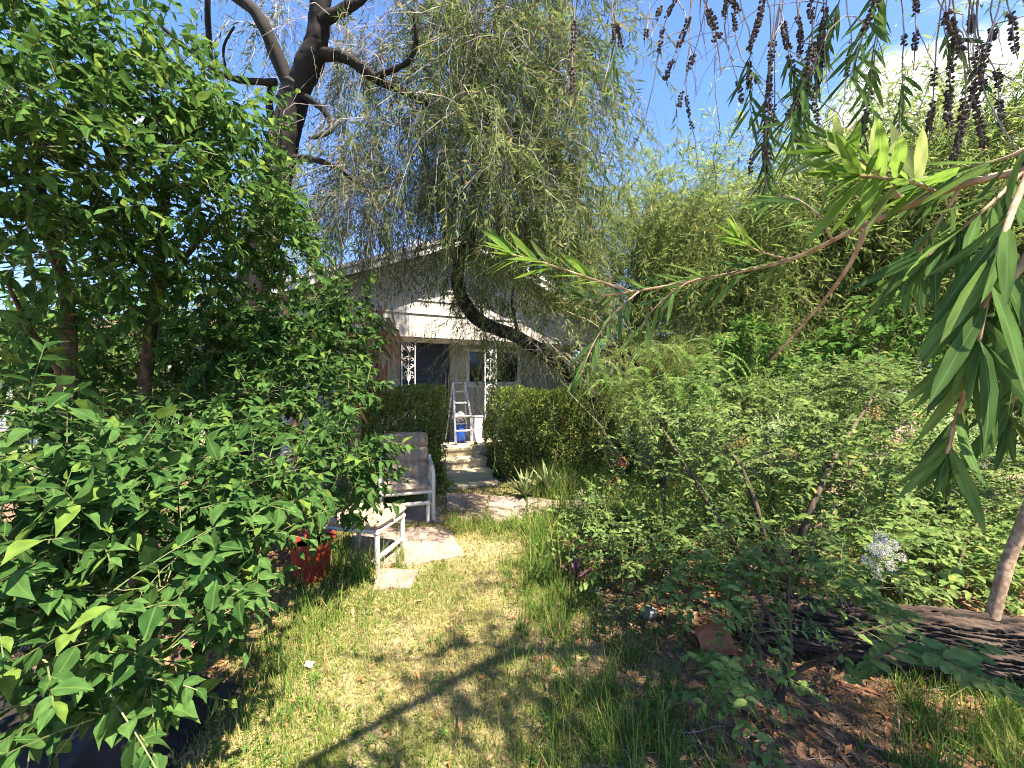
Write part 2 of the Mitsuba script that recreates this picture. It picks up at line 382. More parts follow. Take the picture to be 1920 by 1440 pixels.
put('ground', (np.stack([gx, gy, gz(gx, gy)], -1).reshape(-1, 3), q), 'm_ground', True)
thing('ground', 'sandy ground with dry thatch and brown leaf mulch', None, kind='structure')

# paving: pinkish concrete pads, one entry per slab
def slab_poly(pts, z0, z1, seed):
    c = np.mean(pts, 0); r = np.random.default_rng(seed)
    ring = []
    for k in range(len(pts)):
        a, b = np.array(pts[k]), np.array(pts[(k + 1) % len(pts)])
        for t in np.linspace(0, 1, 7)[:-1]:
            ring.append(a + (b - a) * t + r.normal(size=2) * .008)
    ring = np.array(ring); n = len(ring)
    inn = c + (ring - c) * .965
    V = np.vstack([np.c_[ring, np.full(n, z0)], np.c_[ring, np.full(n, z1 - .012)], np.c_[inn, np.full(n, z1)], [[c[0], c[1], z1]]])
    k = np.arange(n); k2 = (k + 1) % n
    F = np.vstack([np.c_[k, k2, n + k2], np.c_[k, n + k2, n + k], np.c_[n + k, n + k2, 2 * n + k2], np.c_[n + k, 2 * n + k2, 2 * n + k], np.c_[2 * n + k, 2 * n + k2, np.full(n, 3 * n)]])
    return (V, F)
def GP(px, py):
    Y = 1.65 * FPX / (py - 720); return [(px - 960) / FPX * Y, Y]
SL = [[GP(640, 1062), GP(752, 1060), GP(752, 990), GP(668, 985)], [GP(757, 1062), GP(872, 1040), GP(840, 988), GP(757, 990)],
      [GP(700, 1108), GP(770, 1104), GP(785, 1070), GP(706, 1070)], [GP(650, 982), GP(748, 984), GP(748, 948), GP(668, 946)],
      [GP(752, 984), GP(834, 982), GP(826, 950), GP(752, 948)],
      [GP(840, 975), GP(905, 978), GP(915, 925), GP(836, 922)], [GP(910, 978), GP(985, 976), GP(985, 932), GP(919, 926)],
      [GP(990, 976), GP(1060, 968), GP(1050, 938), GP(989, 932)], [GP(1066, 967), GP(1150, 962), GP(1130, 940), GP(1056, 938)],
      [GP(1156, 962), GP(1240, 958), GP(1215, 940), GP(1137, 940)]]
for k, s in enumerate(SL):
    c = np.mean(s, 0)
    put('path__slab', slab_poly(s, -.1, float(gz(c[0], c[1])) + .028, k), 'm_slab')
thing('path', 'pinkish concrete slabs leading to the porch steps', None, kind='structure')

# ------------------------------------------------------------------ house (own frame: s along the front, d into the house)
yaw = math.radians(24)
U = np.array([math.cos(yaw), math.sin(yaw), 0]); Wd_ = np.array([-math.sin(yaw), math.cos(yaw), 0]); O = np.array([-1.838, 6.6, 0])
M4 = np.eye(4); M4[:3, 0] = U; M4[:3, 1] = Wd_; M4[:3, 3] = O
def H(m):
    m = trimesh.Trimesh(np.array(m.vertices), np.array(m.faces), process=False); m.apply_transform(M4); return m
def HP(s, d, z):
    return O + U * s + Wd_ * d + np.array([0, 0, z])
hs = 'house'
thing(hs, 'white single storey house with grooved gable front, covered porch and navy door', 'house')
S0, S1, SR, FL = -2.1, 4.05, .963, .45
def rake(s): return 2.92 + .406 * ((s + 2.41) if s < SR else (2 * SR + 2.41 - s)) - .05
# gable cladding: narrow vertical boards in three tiers with ledges between
def boards(z0, z1, d, pitch):
    ms = []
    for s in np.arange(S0, S1 - pitch * .5, pitch):
        a, b = s + .003, s + pitch - .003
        ta, tb = min(z1, rake(a)), min(z1, rake(b))
        if max(ta, tb) < z0 + .03: continue
        ta, tb = max(ta, z0 + .005), max(tb, z0 + .005)
        v = np.array([[a, d, z0], [b, d, z0], [b, d, tb], [a, d, ta], [a - .002, d + .012, z0], [b + .002, d + .012, z0], [b + .002, d + .012, tb], [a - .002, d + .012, ta]])
        f = [[0, 1, 2], [0, 2, 3], [0, 4, 5], [0, 5, 1], [1, 5, 6], [1, 6, 2], [2, 6, 7], [2, 7, 3], [3, 7, 4], [3, 4, 0]]
        ms.append(trimesh.Trimesh(v, f, process=False))
    return cat(*ms)
for z0, z1, d in ((2.49, 2.905, -.055), (2.93, 3.155, -.035), (3.18, 9, -.015)):
    k = put(hs + '__siding', H(boards(z0, z1, d, .058)), 'm_gable'); labels[k] = {'kind': 'stuff'}
gv = np.array([[S0, 0, 2.49], [S1, 0, 2.49], [S1, 0, rake(S1)], [SR, 0, rake(SR)], [S0, 0, rake(S0)]])
gb = np.vstack([gv, gv + [0, .1, 0]])
put(hs + '__gable_wall', H(trimesh.Trimesh(gb, [[0, 1, 2], [0, 2, 3], [0, 3, 4], [5, 7, 6], [5, 8, 7], [5, 9, 8], [0, 5, 6], [0, 6, 1]], process=False)), 'm_wall')
put(hs + '__ledge', H(box([S0, -.075, 2.906], [S1, -.002, 2.929])), 'm_fascia')
put(hs + '__ledge', H(box([-1.4, -.055, 3.156], [3.3, -.002, 3.179])), 'm_fascia')
vm = [box([.62, -.045, 3.36], [.66, -.016, 3.74]), box([1.14, -.045, 3.36], [1.18, -.016, 3.74]), box([.66, -.045, 3.36], [1.14, -.016, 3.39]), box([.66, -.045, 3.71], [1.14, -.016, 3.74])]
put(hs + '__gable_vent', H(cat(*vm)), 'm_fascia')
for k in range(5):
    v = box([.662, -.02, -.004], [1.138, .02, .004]); v.apply_transform(trimesh.transformations.rotation_matrix(.7, [1, 0, 0])); v.apply_translation([0, -.03, 3.43 + k * .06])
    put(hs + '__gable_vent__slat', H(v), 'm_fascia')
# roof slopes and fascia
def slope(s0, z0, s1, z1, d0, d1, th):
    v = np.array([[s0, d0, z0], [s1, d0, z1], [s1, d1, z1], [s0, d1, z0]]); v = np.vstack([v, v + [0, 0, th]])
    return trimesh.Trimesh(v, [[0, 2, 1], [0, 3, 2], [4, 5, 6], [4, 6, 7], [0, 1, 5], [0, 5, 4], [1, 2, 6], [1, 6, 5], [2, 3, 7], [2, 7, 6], [3, 0, 4], [3, 4, 7]], process=False)
EL, ER, ZE, ZR = -2.45, 2 * SR + 2.45, 2.905, 4.29
put(hs + '__roof', H(cat(slope(EL, ZE, SR, ZR, -.38, 8.5, .05), slope(SR, ZR, ER, ZE, -.38, 8.5, .05))), 'm_roof')
for a, za, b, zb in ((EL, ZE, SR, ZR), (SR, ZR, ER, ZE)):
    put(hs + '__fascia', H(slope(a, za - .125, b, zb - .125, -.41, -.381, .122)), 'm_fascia')
    put(hs + '__fascia', H(slope(a, za - .001, b, zb - .001, -.435, -.383, .066)), 'm_fascia')
    put(hs + '__soffit', H(slope(a, za - .03, b, zb - .03, -.38, .0, .025)), 'm_wall')
for s in (EL, ER):
    put(hs + '__fascia', H(box([s - .02 if s < 0 else s, -.38, ZE - .12], [s if s < 0 else s + .02, 8.4, ZE + .045])), 'm_fascia')
# walls
def grooved(s0, s1, z0, z1, d, pitch):
    ms = [box([s0, d + .01, z0], [s1, d + .1, z1])]
    for s in np.arange(s0, s1 - .001, pitch): ms.append(box([s + .004, d, z0], [min(s + pitch, s1) - .004, d + .012, z1]))
    return cat(*ms)
k = put(hs + '__porch_wall', H(cat(grooved(-2.0, -.021, FL, 2.60, 1.0, .2), grooved(.981, 3.9, FL, 2.60, 1.0, .2), grooved(-.021, .981, 2.541, 2.60, 1.0, .2))), 'm_wall')
put(hs + '__porch_ceiling', H(box([-2.0, .1, 2.50], [3.95, 1.0, 2.53])), 'm_gable')
put(hs + '__side_wall', H(box([-2.1, 1.0, -.2], [-2.0, 8.2, 2.88])), 'm_wall')
put(hs + '__side_wall', H(box([3.9, 1.0, -.2], [4.0, 8.2, 2.88])), 'm_wall')
put(hs + '__back_wall', H(box([-2.0, 8.1, -.2], [3.9, 8.2, 2.88])), 'm_wall')
put(hs + '__porch_floor', H(box([-2.05, 0, -.25], [4.0, 1.0, FL], .01)), 'm_step')
for d0, d1, z in ((-.34, 0, .29), (-.67, -.34, .13), (-1.0, -.67, .0)):
    put(hs + '__step', H(cat(box([.28, d0 - .025, z - .045], [1.36, d1, z], .008), box([.30, d0, -.25], [1.34, d1, z - .046]))), 'm_step')
put(hs + '__floor_edge', H(box([.2, -.028, FL - .05], [1.42, -.001, FL - .002], .006)), 'm_step')
# door
dk = put(hs + '__door', H(box([.06, .96, FL + .03], [.88, 1.0, 2.44])), 'm_door')
for a, b in ((.14, .44), (.50, .80)):
    for z0, z1 in ((.65, 1.15), (1.25, 1.85), (1.95, 2.30)):
        put(dk + '__panel', H(box([a, .948, z0], [b, .962, z1], .006)), 'm_door')
put(dk + '__handle', H(trimesh.creation.icosphere(2, .03).apply_translation([.82, .91, 1.42])), 'm_alu')
put(hs + '__door_frame', H(cat(box([-.02, .94, FL], [.058, 1.02, 2.54]), box([.882, .94, FL], [.98, 1.02, 2.54]), box([.058, .94, 2.445], [.882, 1.02, 2.54]))), 'm_door')
# window beside the door
wk = put(hs + '__window', H(cat(box([1.36, .965, 1.62], [2.66, .998, 1.70]), box([1.36, .965, 2.36], [2.66, .998, 2.42]), box([1.36, .965, 1.70], [1.43, .998, 2.36]), box([2.59, .965, 1.70], [2.66, .998, 2.36]), box([1.98, .97, 1.70], [2.04, .998, 2.36]))), 'm_fascia')
scene['m_glass'] = {'type': 'principled', 'base_color': rgb(.02, .025, .03), 'roughness': .08}
for a, b in ((1.43, 1.98), (2.04, 2.59)):
    put(wk + '__pane', H(box([a, .985, 1.70], [b, .996, 2.36])), 'm_glass')
put(wk + '__sill', H(box([1.30, .93, 1.585], [2.72, .998, 1.62], .005)), 'm_fascia')
# wrought iron posts
def spiral(cx, cz, r, a0, turns, n=22, shrink=.25):
    t = np.linspace(0, 1, n); a = a0 + turns * 2 * np.pi * t; rr = r * (1 - (1 - shrink) * t)
    return np.stack([cx + rr * np.cos(a), 0 * t, cz + rr * np.sin(a)], 1)
def iron_post(s0, wd, d, label):
    k = 'iron_post'; n = 0
    while k in labels: n += 1; k = f'iron_post_{n:03d}'
    thing(k, label, 'porch post', 'white scrolled iron posts on the porch')
    for s in (s0, s0 + wd):
        put(k + '__rail', H(box([s - .011, d - .011, FL], [s + .011, d + .011, 2.488])), 'm_iron')
    c = s0 + wd / 2
    put(k + '__cross_bar', H(box([s0 + .011, d - .008, FL + .04], [s0 + wd - .011, d + .008, FL + .056])), 'm_iron')
    z = 2.42; hw = wd / 2 - .014
    while z > FL + .3:
        ms = []
        def T_(pts, r=.0065): ms.append(tube(pts + np.array([0, d, 0]), r, 6))
        for sg in (-1, 1):       # fleur with curls
            T_(np.stack([c + sg * np.array([0, .012, .03, .03, .006]) , np.zeros(5), z + np.array([-.25, -.17, -.10, -.05, 0])], 1))
            T_(resample(np.vstack([[[c, 0, z - .23]], [[c + sg * .03, 0, z - .17]], spiral(c + sg * hw * .62, z - .145, hw * .36, np.pi if sg > 0 else 0, -.9 * sg * 1)]), 26))
            T_(resample(np.vstack([[[c, 0, z - .18]], spiral(c + sg * hw * .58, z - .075, hw * .30, np.pi if sg > 0 else 0, -.8 * sg)]), 22))
        T_(np.array([[c, 0, z - .27], [c, 0, z - .1], [c, 0, z]]), .007)
        put(k + '__fleur', H(cat(*ms)), 'm_iron'); ms = []
        zc = z - .27 - hw - .012
        a = np.linspace(0, 2 * np.pi, 33); T_(np.stack([c + hw * np.cos(a), 0 * a, zc + hw * 1.05 * np.sin(a)], 1), .008)
        T_(np.array([[c, 0, zc - hw * 1.05], [c, 0, zc], [c, 0, zc + hw * 1.05]]), .007)
        for sg in (-1, 1):
            for v in (-1, 1):
                T_(spiral(c + sg * hw * .45, zc + v * hw * .42, hw * .38, 0 if sg < 0 else np.pi, -.85 * sg * v), .0065)
        put(k + '__scroll', H(cat(*ms)), 'm_iron')
        z = zc - hw - .015
    return k
iron_post(-.12, .235, .03, 'scrolled white iron post left of the navy door, rising behind the hedge')
iron_post(1.45, .23, .03, 'scrolled white iron post right of the stepladder, partly behind hanging leaves')

# ------------------------------------------------------------------ things on the porch
lad = thing('stepladder', 'open aluminium stepladder standing on the porch by the steps', 'ladder')
def lad_pt(s, d, z): return np.array([s, d, z])
for sg, s_b, s_t in ((-1, .93, .985), (1, 1.34, 1.235)):
    put(lad + '__rail', H(tube(np.array([[s_b, .28, FL], [s_t, .62, 1.66]]), .02, 4)), 'm_alu')
    put(lad + '__rear_leg', H(tube(np.array([[s_b + .03 * sg, .95, FL], [s_t, .68, 1.66]]), .014, 4)), 'm_alu')
    put(lad + '__foot', H(box([s_b - .028, .25, FL + .001], [s_b + .028, .31, FL + .035])), 'm_dark')
for k, z in enumerate((.72, 1.0, 1.27, 1.50)):
    f = (z - FL) / 1.21; d = .28 + .34 * f; a = .93 + .055 * f; b = 1.34 - .105 * f
    put(lad + '__step', H(box([a + .012, d - .045, z - .015], [b - .012, d + .045, z + .015], .004)), 'm_alu')
put(lad + '__top_cap', H(box([.96, .58, 1.655], [1.26, .72, 1.70], .01)), 'm_alu')
bk = thing('blue_drum', 'blue plastic drum standing behind the stepladder on the porch', 'drum')
lathe = lambda prof, n=28: trimesh.creation.revolve(np.array(prof, float), sections=n)
m = lathe([[0, 0], [.105, 0], [.115, .02], [.118, .12], [.123, .13], [.118, .14], [.12, .33], [.125, .34], [.125, .36], [.105, .375], [0, .375]]); m.apply_translation([1.12, .62, FL + .001]); put(bk + '__body', H(m), 'm_blue', 35)
m = lathe([[0, .376], [.11, .376], [.113, .40], [.09, .412], [0, .412]]); m.apply_translation([1.12, .62, FL + .001]); put(bk + '__lid', H(m), 'm_grey_bin', 35)
m = trimesh.creation.icosphere(4, 1.0); v = np.array(m.vertices); v *= (1 + .5 * (meshkit.fbm(v * 2.2, 4, 8) - .5))[:, None]
m = trimesh.Trimesh(v * [.16, .12, .13], m.faces); m.apply_translation([1.10, .62, FL + .52]); put('plastic_bag', H(m), 'm_bag', True)
thing('plastic_bag', 'crumpled grey and white bag lying on top of the blue drum', 'bag')
bn = thing('grey_bin', 'pale grey plastic bin against the porch wall right of the ladder', 'bin')
m = trimesh.creation.box(extents=[.28, .24, .5]); v = np.array(m.vertices); v[:, :2] *= np.where(v[:, 2:3] > 0, 1, .85); m = trimesh.Trimesh(v, m.faces); m.apply_translation([1.46, .70, FL + .252]); put(bn + '__body', H(m), 'm_grey_bin')
put(bn + '__rim', H(box([1.31, .57, FL + .50], [1.61, .83, FL + .53], .008)), 'm_grey_bin')
hp = [[.90, .93, 1.9], [.885, .90, 1.5], [.90, .90, 1.2], [.93, .90, 1.06], [.955, .90, 1.2], [.95, .90, 1.5], [.955, .93, 1.88]]
put('garden_hose', H(tube(resample(hp, 40), .012, 7)), 'm_hose', True); thing('garden_hose', 'loop of tan garden hose hanging on the porch wall beside the door', 'hose')
hp = [[.62, .90, .56], [.70, .88, .60], [.80, .86, .70], [.88, .84, .86], [.90, .85, 1.0]]
put('power_cable', H(tube(resample(hp, 30), .012, 6)), 'm_dark', True); thing('power_cable', 'black cable curving up from the porch floor beside the door', 'cable')
put('doormat', H(box([.34, .06, FL + .001], [.86, .42, FL + .012], .003)), 'm_mat'); thing('doormat', 'grey doormat on the porch floor at the top of the steps', 'doormat')

# ------------------------------------------------------------------ garden chair and ottoman of white pipe
def frame_of(origin, right, fwd):
    m = np.eye(4); r = np.array([*right, 0.0]); r /= np.linalg.norm(r); f = np.array([*fwd, 0.0]); f -= r * (f @ r); f /= np.linalg.norm(f)
    m[:3, 0] = r; m[:3, 1] = f; m[:3, 2] = [0, 0, 1]; m[:3, 3] = origin
    return m
def moved(m, M):
    m = trimesh.Trimesh(np.array(m.vertices), np.array(m.faces), process=False); m.apply_transform(M)
    return m
def cushion(w, h, t, nx=40, ny=40, buttons=(), sag=0.0):
    x, y = np.meshgrid(np.linspace(-1, 1, nx), np.linspace(-1, 1, ny))
    prof = (np.clip(1 - np.abs(x) ** 7, 0, 1) * np.clip(1 - np.abs(y) ** 7, 0, 1)) ** .45
    rx = 1 - .06 * np.abs(y) ** 6; ry = 1 - .05 * np.abs(x) ** 6
    wr = (meshkit.fbm(np.stack([x * 3, y * 3, 0 * x], -1), 3, 4) - .5) * .25 * t * prof
    zt = t / 2 * prof + wr; zb = -t / 2 * prof
    for by in buttons: zt = zt - .35 * t * np.exp(-((y - by) / .06) ** 2)
    zt -= sag * (1 - x ** 2) * (1 - y ** 2); zb -= sag * (1 - x ** 2) * (1 - y ** 2)
    V = np.concatenate([np.stack([x * rx * w / 2, y * ry * h / 2, zt], -1).reshape(-1, 3), np.stack([x * rx * w / 2, y * ry * h / 2, zb], -1).reshape(-1, 3)])
    n = nx * ny; i, j = np.meshgrid(np.arange(ny - 1), np.arange(nx - 1), indexing='ij')
    q = np.stack([i * nx + j, i * nx + j + 1, (i + 1) * nx + j + 1, (i + 1) * nx + j], -1).reshape(-1, 4)
    F = np.vstack([q, q[:, ::-1] + n]); F = np.vstack([F[:, [0, 1, 2]], F[:, [0, 2, 3]]])
    uv = np.tile(np.stack([x / 2 + .5, y / 2 + .5], -1).reshape(-1, 2), (2, 1))
    return trimesh.Trimesh(V, F, process=False), uv
def pipe(*pts, r=.0225): return tube(np.array(pts, float), r, 14)
def joint(p, r=.029): return trimesh.creation.icosphere(2, r).apply_translation(p)
# chair: x = viewer's right, y = the way it faces
cz_ = float(gz(-1.25, 4.5)) + .028
MC = frame_of([-1.30, 4.56, cz_], (.95, .30), (.30, -.95))
ch = thing('garden_chair', 'white pipe garden chair with striped grey cushions beside the path', 'chair')
for sx, nm in ((-1, 'left'), (1, 'right')):
    x = .30 * sx
    k = put(ch + '__arm', moved(cat(pipe([x, -.30, .66], [x, -.02, .635], [x, .22, .60]), pipe([x, .22, .60], [x, .255, .55], [x, .255, .42])), MC), 'm_pvc', 40)
    put(ch + '__leg', moved(cat(pipe([x, .255, .44], [x, .255, .02]), joint([x, .255, .46], .027), joint([x, .255, .03], .027)), MC), 'm_pvc', 40)
    put(ch + '__leg', moved(cat(pipe([x, -.28, .70], [x, -.30, .02]), joint([x, -.30, .03], .027)), MC), 'm_pvc', 40)
    put(ch + '__runner', moved(pipe([x, .25, .035], [x, -.30, .035]), MC), 'm_pvc', 40)
    xi = .235 * sx
    put(ch + '__inner_leg', moved(cat(pipe([xi, .30, .02], [xi, .30, .235]), joint([xi, .30, .24])), MC), 'm_pvc', 40)
put(ch + '__front_rail', moved(cat(pipe([-.235, .30, .24], [.235, .30, .24]), pipe([-.30, .24, .355], [.30, .24, .355])), MC), 'm_pvc', 40)
put(ch + '__back_frame', moved(cat(pipe([-.27, -.24, .36], [-.27, -.42, .92]), pipe([.27, -.24, .36], [.27, -.42, .92]), pipe([-.27, -.42, .92], [.27, -.42, .92])), MC), 'm_pvc', 40)
m, uv = cushion(.56, .56, .10, buttons=(), sag=.015); m.apply_translation([0, .0, .415])
put(ch + '__seat_cushion', moved(m, MC), 'm_cushion', True, uv)
m, uv = cushion(.57, .62, .11, buttons=(-.3, .35))
m.apply_transform(trimesh.transformations.rotation_matrix(math.radians(73), [1, 0, 0])); v = np.array(m.vertices)
m = trimesh.Trimesh(v * [1, -1, 1] if False else v, m.faces, process=False)
m.apply_transform(trimesh.transformations.rotation_matrix(math.pi, [0, 0, 1])); m.apply_translation([0, -.27, .70])
put(ch + '__back_cushion', moved(m, MC), 'm_cushion', True, uv)
MO = frame_of([-1.40, 3.58, float(gz(-1.37, 3.6)) + .0], (.95, -.22), (-.22, -.95))
ot = thing('ottoman', 'low white pipe footstool with flat striped cushion beside the red pot', 'footstool')
for x in (-.25, .25):
    for y in (-.22, .22):
        put(ot + '__leg', moved(cat(pipe([x, y, .0], [x, y, .33], r=.024), joint([x, y, .33], .031)), MO), 'm_pvc', 40)
put(ot + '__frame', moved(cat(pipe([-.25, .22, .335], [.25, .22, .335]), pipe([-.25, -.22, .335], [.25, -.22, .335]), pipe([-.25, -.22, .335], [-.25, .22, .335]), pipe([.25, -.22, .335], [.25, .22, .335])), MO), 'm_pvc', 40)
put(ot + '__lower_rail', moved(pipe([.25, -.22, .10], [.25, .22, .10], r=.02), MO), 'm_pvc', 40)
m, uv = cushion(.58, .54, .10, buttons=(0,)); m.apply_translation([0, 0, .40])
put(ot + '__cushion', moved(m, MO), 'm_cushion', True, uv)

# red pot
pot = thing('red_pot', 'red plastic plant pot on the ground under the leafy shrub', 'plant pot')
px_, py_ = -1.72, 3.18
m = lathe([[0, 0], [.125, 0], [.13, .01], [.165, .30], [.182, .30], [.186, .345], [.172, .345], [.155, .30], [.15, .25], [0, .25]], 40); m.apply_translation([px_, py_, float(gz(px_, py_))]); put(pot + '__wall', m, 'm_red_pot', 35)
m = lathe([[0, .30], [.152, .29]], 24); m.apply_translation([px_, py_, float(gz(px_, py_))]); put(pot + '__soil', m, 'm_soil')
m = lathe([[0, 0], [.10, 0], [.15, .26], [.165, .26], [.168, .30], [.155, .30], [.14, .26], [.09, .015], [0, .015]], 36)
m.apply_transform(trimesh.transformations.rotation_matrix(1.25, [.3, 1, 0])); m.apply_scale(.62); m.apply_translation([1.16, 2.30, .06]); put('terracotta_pot', m, 'm_terracotta', 35)
thing('terracotta_pot', 'tipped terracotta pot half hidden in shade below the crape myrtle', 'plant pot')
m = trimesh.creation.icosphere(4, 1.0); v = np.array(m.vertices); v *= (1 + .35 * (meshkit.fbm(v * 1.6, 3, 2) - .5))[:, None]
m = trimesh.Trimesh(v * [.065, .05, .045], m.faces); m.apply_translation([.97, 2.62, .03]); put('garden_stone', m, 'm_stone', True)
thing('garden_stone', 'pale grey rounded stone in the mulch beside the lawn', 'stone')
x, y = np.meshgrid(np.linspace(-.028, .028, 7), np.linspace(-.02, .02, 6)); z = .012 + .012 * np.sin(x * 90) * np.cos(y * 110)
i, j = np.meshgrid(np.arange(5), np.arange(6), indexing='ij'); q = np.stack([i * 7 + j, i * 7 + j + 1, (i + 1) * 7 + j + 1, (i + 1) * 7 + j], -1).reshape(-1, 4)
X0 = GP(580, 1258); two('m_paper2', {'type': 'principled', 'base_color': rgb(.8, .8, .8), 'roughness': .6})
put('paper_scrap', (np.stack([x + X0[0], y + X0[1], z + .03], -1).reshape(-1, 3), q), 'm_paper2', True); thing('paper_scrap', 'small white scrap of paper lying on the sunny grass', 'litter')

# dark crumpled sheet under the shrub
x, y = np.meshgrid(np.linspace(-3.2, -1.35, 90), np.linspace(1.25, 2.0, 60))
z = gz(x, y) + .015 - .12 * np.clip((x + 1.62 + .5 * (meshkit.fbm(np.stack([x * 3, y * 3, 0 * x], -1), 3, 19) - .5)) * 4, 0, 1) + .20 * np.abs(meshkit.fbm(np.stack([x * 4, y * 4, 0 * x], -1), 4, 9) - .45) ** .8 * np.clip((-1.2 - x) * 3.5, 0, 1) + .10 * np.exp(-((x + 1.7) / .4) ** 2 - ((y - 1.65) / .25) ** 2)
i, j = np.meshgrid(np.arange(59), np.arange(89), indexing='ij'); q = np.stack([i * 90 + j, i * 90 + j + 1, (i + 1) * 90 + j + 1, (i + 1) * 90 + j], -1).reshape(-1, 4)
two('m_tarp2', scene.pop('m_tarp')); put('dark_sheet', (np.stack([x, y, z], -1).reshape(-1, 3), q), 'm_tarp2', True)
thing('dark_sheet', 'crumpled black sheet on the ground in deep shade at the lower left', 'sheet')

# wheel, planter box and slab at the right edge
wh = thing('small_tyre', 'small black treaded tyre leaning among the leaves at the right', 'tyre')
wc = P(1765, 978, 3.9); Rw = frame_of(wc, (.8, .6), (-.6, .8))
a = np.linspace(0, 2 * np.pi, 49)
tt = tube(np.stack([.155 * np.cos(a), 0 * a, .155 * np.sin(a)], 1), .055, 14, cap=False); put(wh + '__tyre', moved(tt, Rw), 'm_rubber', True)
for k in range(36):
    b = box([-.012, -.048, -.008], [.012, .048, .010]); b.apply_translation([0, 0, .208]); b.apply_transform(trimesh.transformations.rotation_matrix(k * math.pi / 18, [0, 1, 0]))
    scene[f'{wh}__tread_block' + (f'_{k:03d}' if k else '')] = mikit.ply(moved(b, Rw), 'm_rubber')
m = trimesh.creation.cylinder(.10, .05, sections=28); m.apply_transform(trimesh.transformations.rotation_matrix(math.pi / 2, [1, 0, 0])); put(wh + '__rim', moved(m, Rw), 'm_dark')
pb = thing('planter_box', 'tan planter box with a white ledge at the right edge', 'planter')
b0 = P(1900, 972, 4.3)
put(pb + '__wall', box([b0[0] - .35, b0[1] - .12, gz(b0[0], b0[1]) + .12], [b0[0] + .7, b0[1] + .5, b0[2] + .17], .01), 'm_tan_box')
put(pb + '__ledge', box([b0[0] - .42, b0[1] - .28, gz(b0[0], b0[1]) - .02], [b0[0] + .75, b0[1] + .55, gz(b0[0], b0[1]) + .118], .012), 'm_fascia')

# ------------------------------------------------------------------ fallen trunk with a sprout
def furrowed(path, r, n=260, sides=180, seed=3):
    p = resample(path, n); rad = np.interp(np.linspace(0, 1, n), np.linspace(0, 1, len(r)), r)
    t = nrm(np.gradient(p, axis=0)); a = np.cross(t[0], [0, 0, 1.0]); V, UV = [], []; ang = np.arange(sides) / sides * 2 * np.pi
    L = np.concatenate([[0], np.cumsum(np.linalg.norm(np.diff(p, axis=0), axis=1))])
    for i in range(n):
        a = a - t[i] * (a @ t[i]); a /= np.linalg.norm(a); b = np.cross(t[i], a)
        w = ang + .05 * np.sin(L[i] * 2.1)
        q1 = np.stack([np.cos(w) * 4.2, np.sin(w) * 4.2, np.full(sides, L[i] * 2.6)], -1)
        q2 = np.stack([np.cos(w) * 11, np.sin(w) * 11, np.full(sides, L[i] * 8)], -1)
        h = 1 - np.abs(2 * meshkit.fbm(q1, 2, seed) - 1) * 2.2
        wq = w + .16 * meshkit.noise(np.stack([np.cos(w) * 2, np.sin(w) * 2, np.full(sides, L[i] * 6)], -1), 31)
        q3 = np.stack([np.cos(wq) * 6.5, np.sin(wq) * 6.5, np.full(sides, L[i] * 2.6)], -1)
        q4 = np.stack([np.cos(wq) * 3, np.sin(wq) * 3, np.full(sides, L[i] * 10)], -1)
        ridge = np.abs(2 * meshkit.fbm(q3, 4, seed + 7) - 1)
        crossc = np.abs(2 * meshkit.fbm(q4, 2, seed + 9) - 1)
        crack = np.clip(ridge / .20, 0, 1) ** .8 * (.72 + .28 * np.clip(crossc / .15, 0, 1))
        h = np.clip(crack * (.40 + .85 * meshkit.fbm(q2 * 1.6, 4, seed + 2)), 0, 1)
        rr = rad[i] * (1 + .28 * (h - .55)) * (1 + .06 * np.sin(3 * ang + L[i]))
        V.append(p[i] + rr[:, None] * (np.cos(ang)[:, None] * a + np.sin(ang)[:, None] * b)); UV.append(np.stack([ang, h], 1))
    i, j = np.meshgrid(np.arange(n - 1), np.arange(sides), indexing='ij')
    q = np.stack([i * sides + j, i * sides + (j + 1) % sides, (i + 1) * sides + (j + 1) % sides, (i + 1) * sides + j], -1).reshape(-1, 4)
    V = np.concatenate(V); c = len(V); V = np.vstack([V, p[0], p[-1]]); UV = np.vstack(UV + [[[0, .6], [0, .6]]])
    jj = np.arange(sides); e = (n - 1) * sides
    F = np.vstack([q[:, [0, 1, 2]], q[:, [0, 2, 3]], np.stack([np.full(sides, c), (jj + 1) % sides, jj], 1), np.stack([np.full(sides, c + 1), e + jj, e + (jj + 1) % sides], 1)])
    return (V, F), UV
lg = thing('fallen_trunk', 'thick dark furrowed tree trunk lying along the ground at the lower right', 'tree trunk')
m, uv = furrowed([[1.45, 2.42, .13], [1.79, 2.30, .17], [2.71, 2.02, .20], [3.6, 1.75, .22], [4.6, 1.5, .3]], [.11, .135, .155, .17, .18])
put(lg + '__trunk', m, 'm_log_bark', True, uv)
SP = [P(1858, 1165, 2.06), P(1880, 1080, 2.06), P(1905, 1010, 2.05), P(1935, 930, 2.0), P(1990, 800, 1.95)]
k = put(lg + '__sprout', limb(SP, .030, .020, 40, 12, .35), 'm_tan_bark', True); labels[k] = {'label': 'pale tan sprout rising from the fallen trunk'}

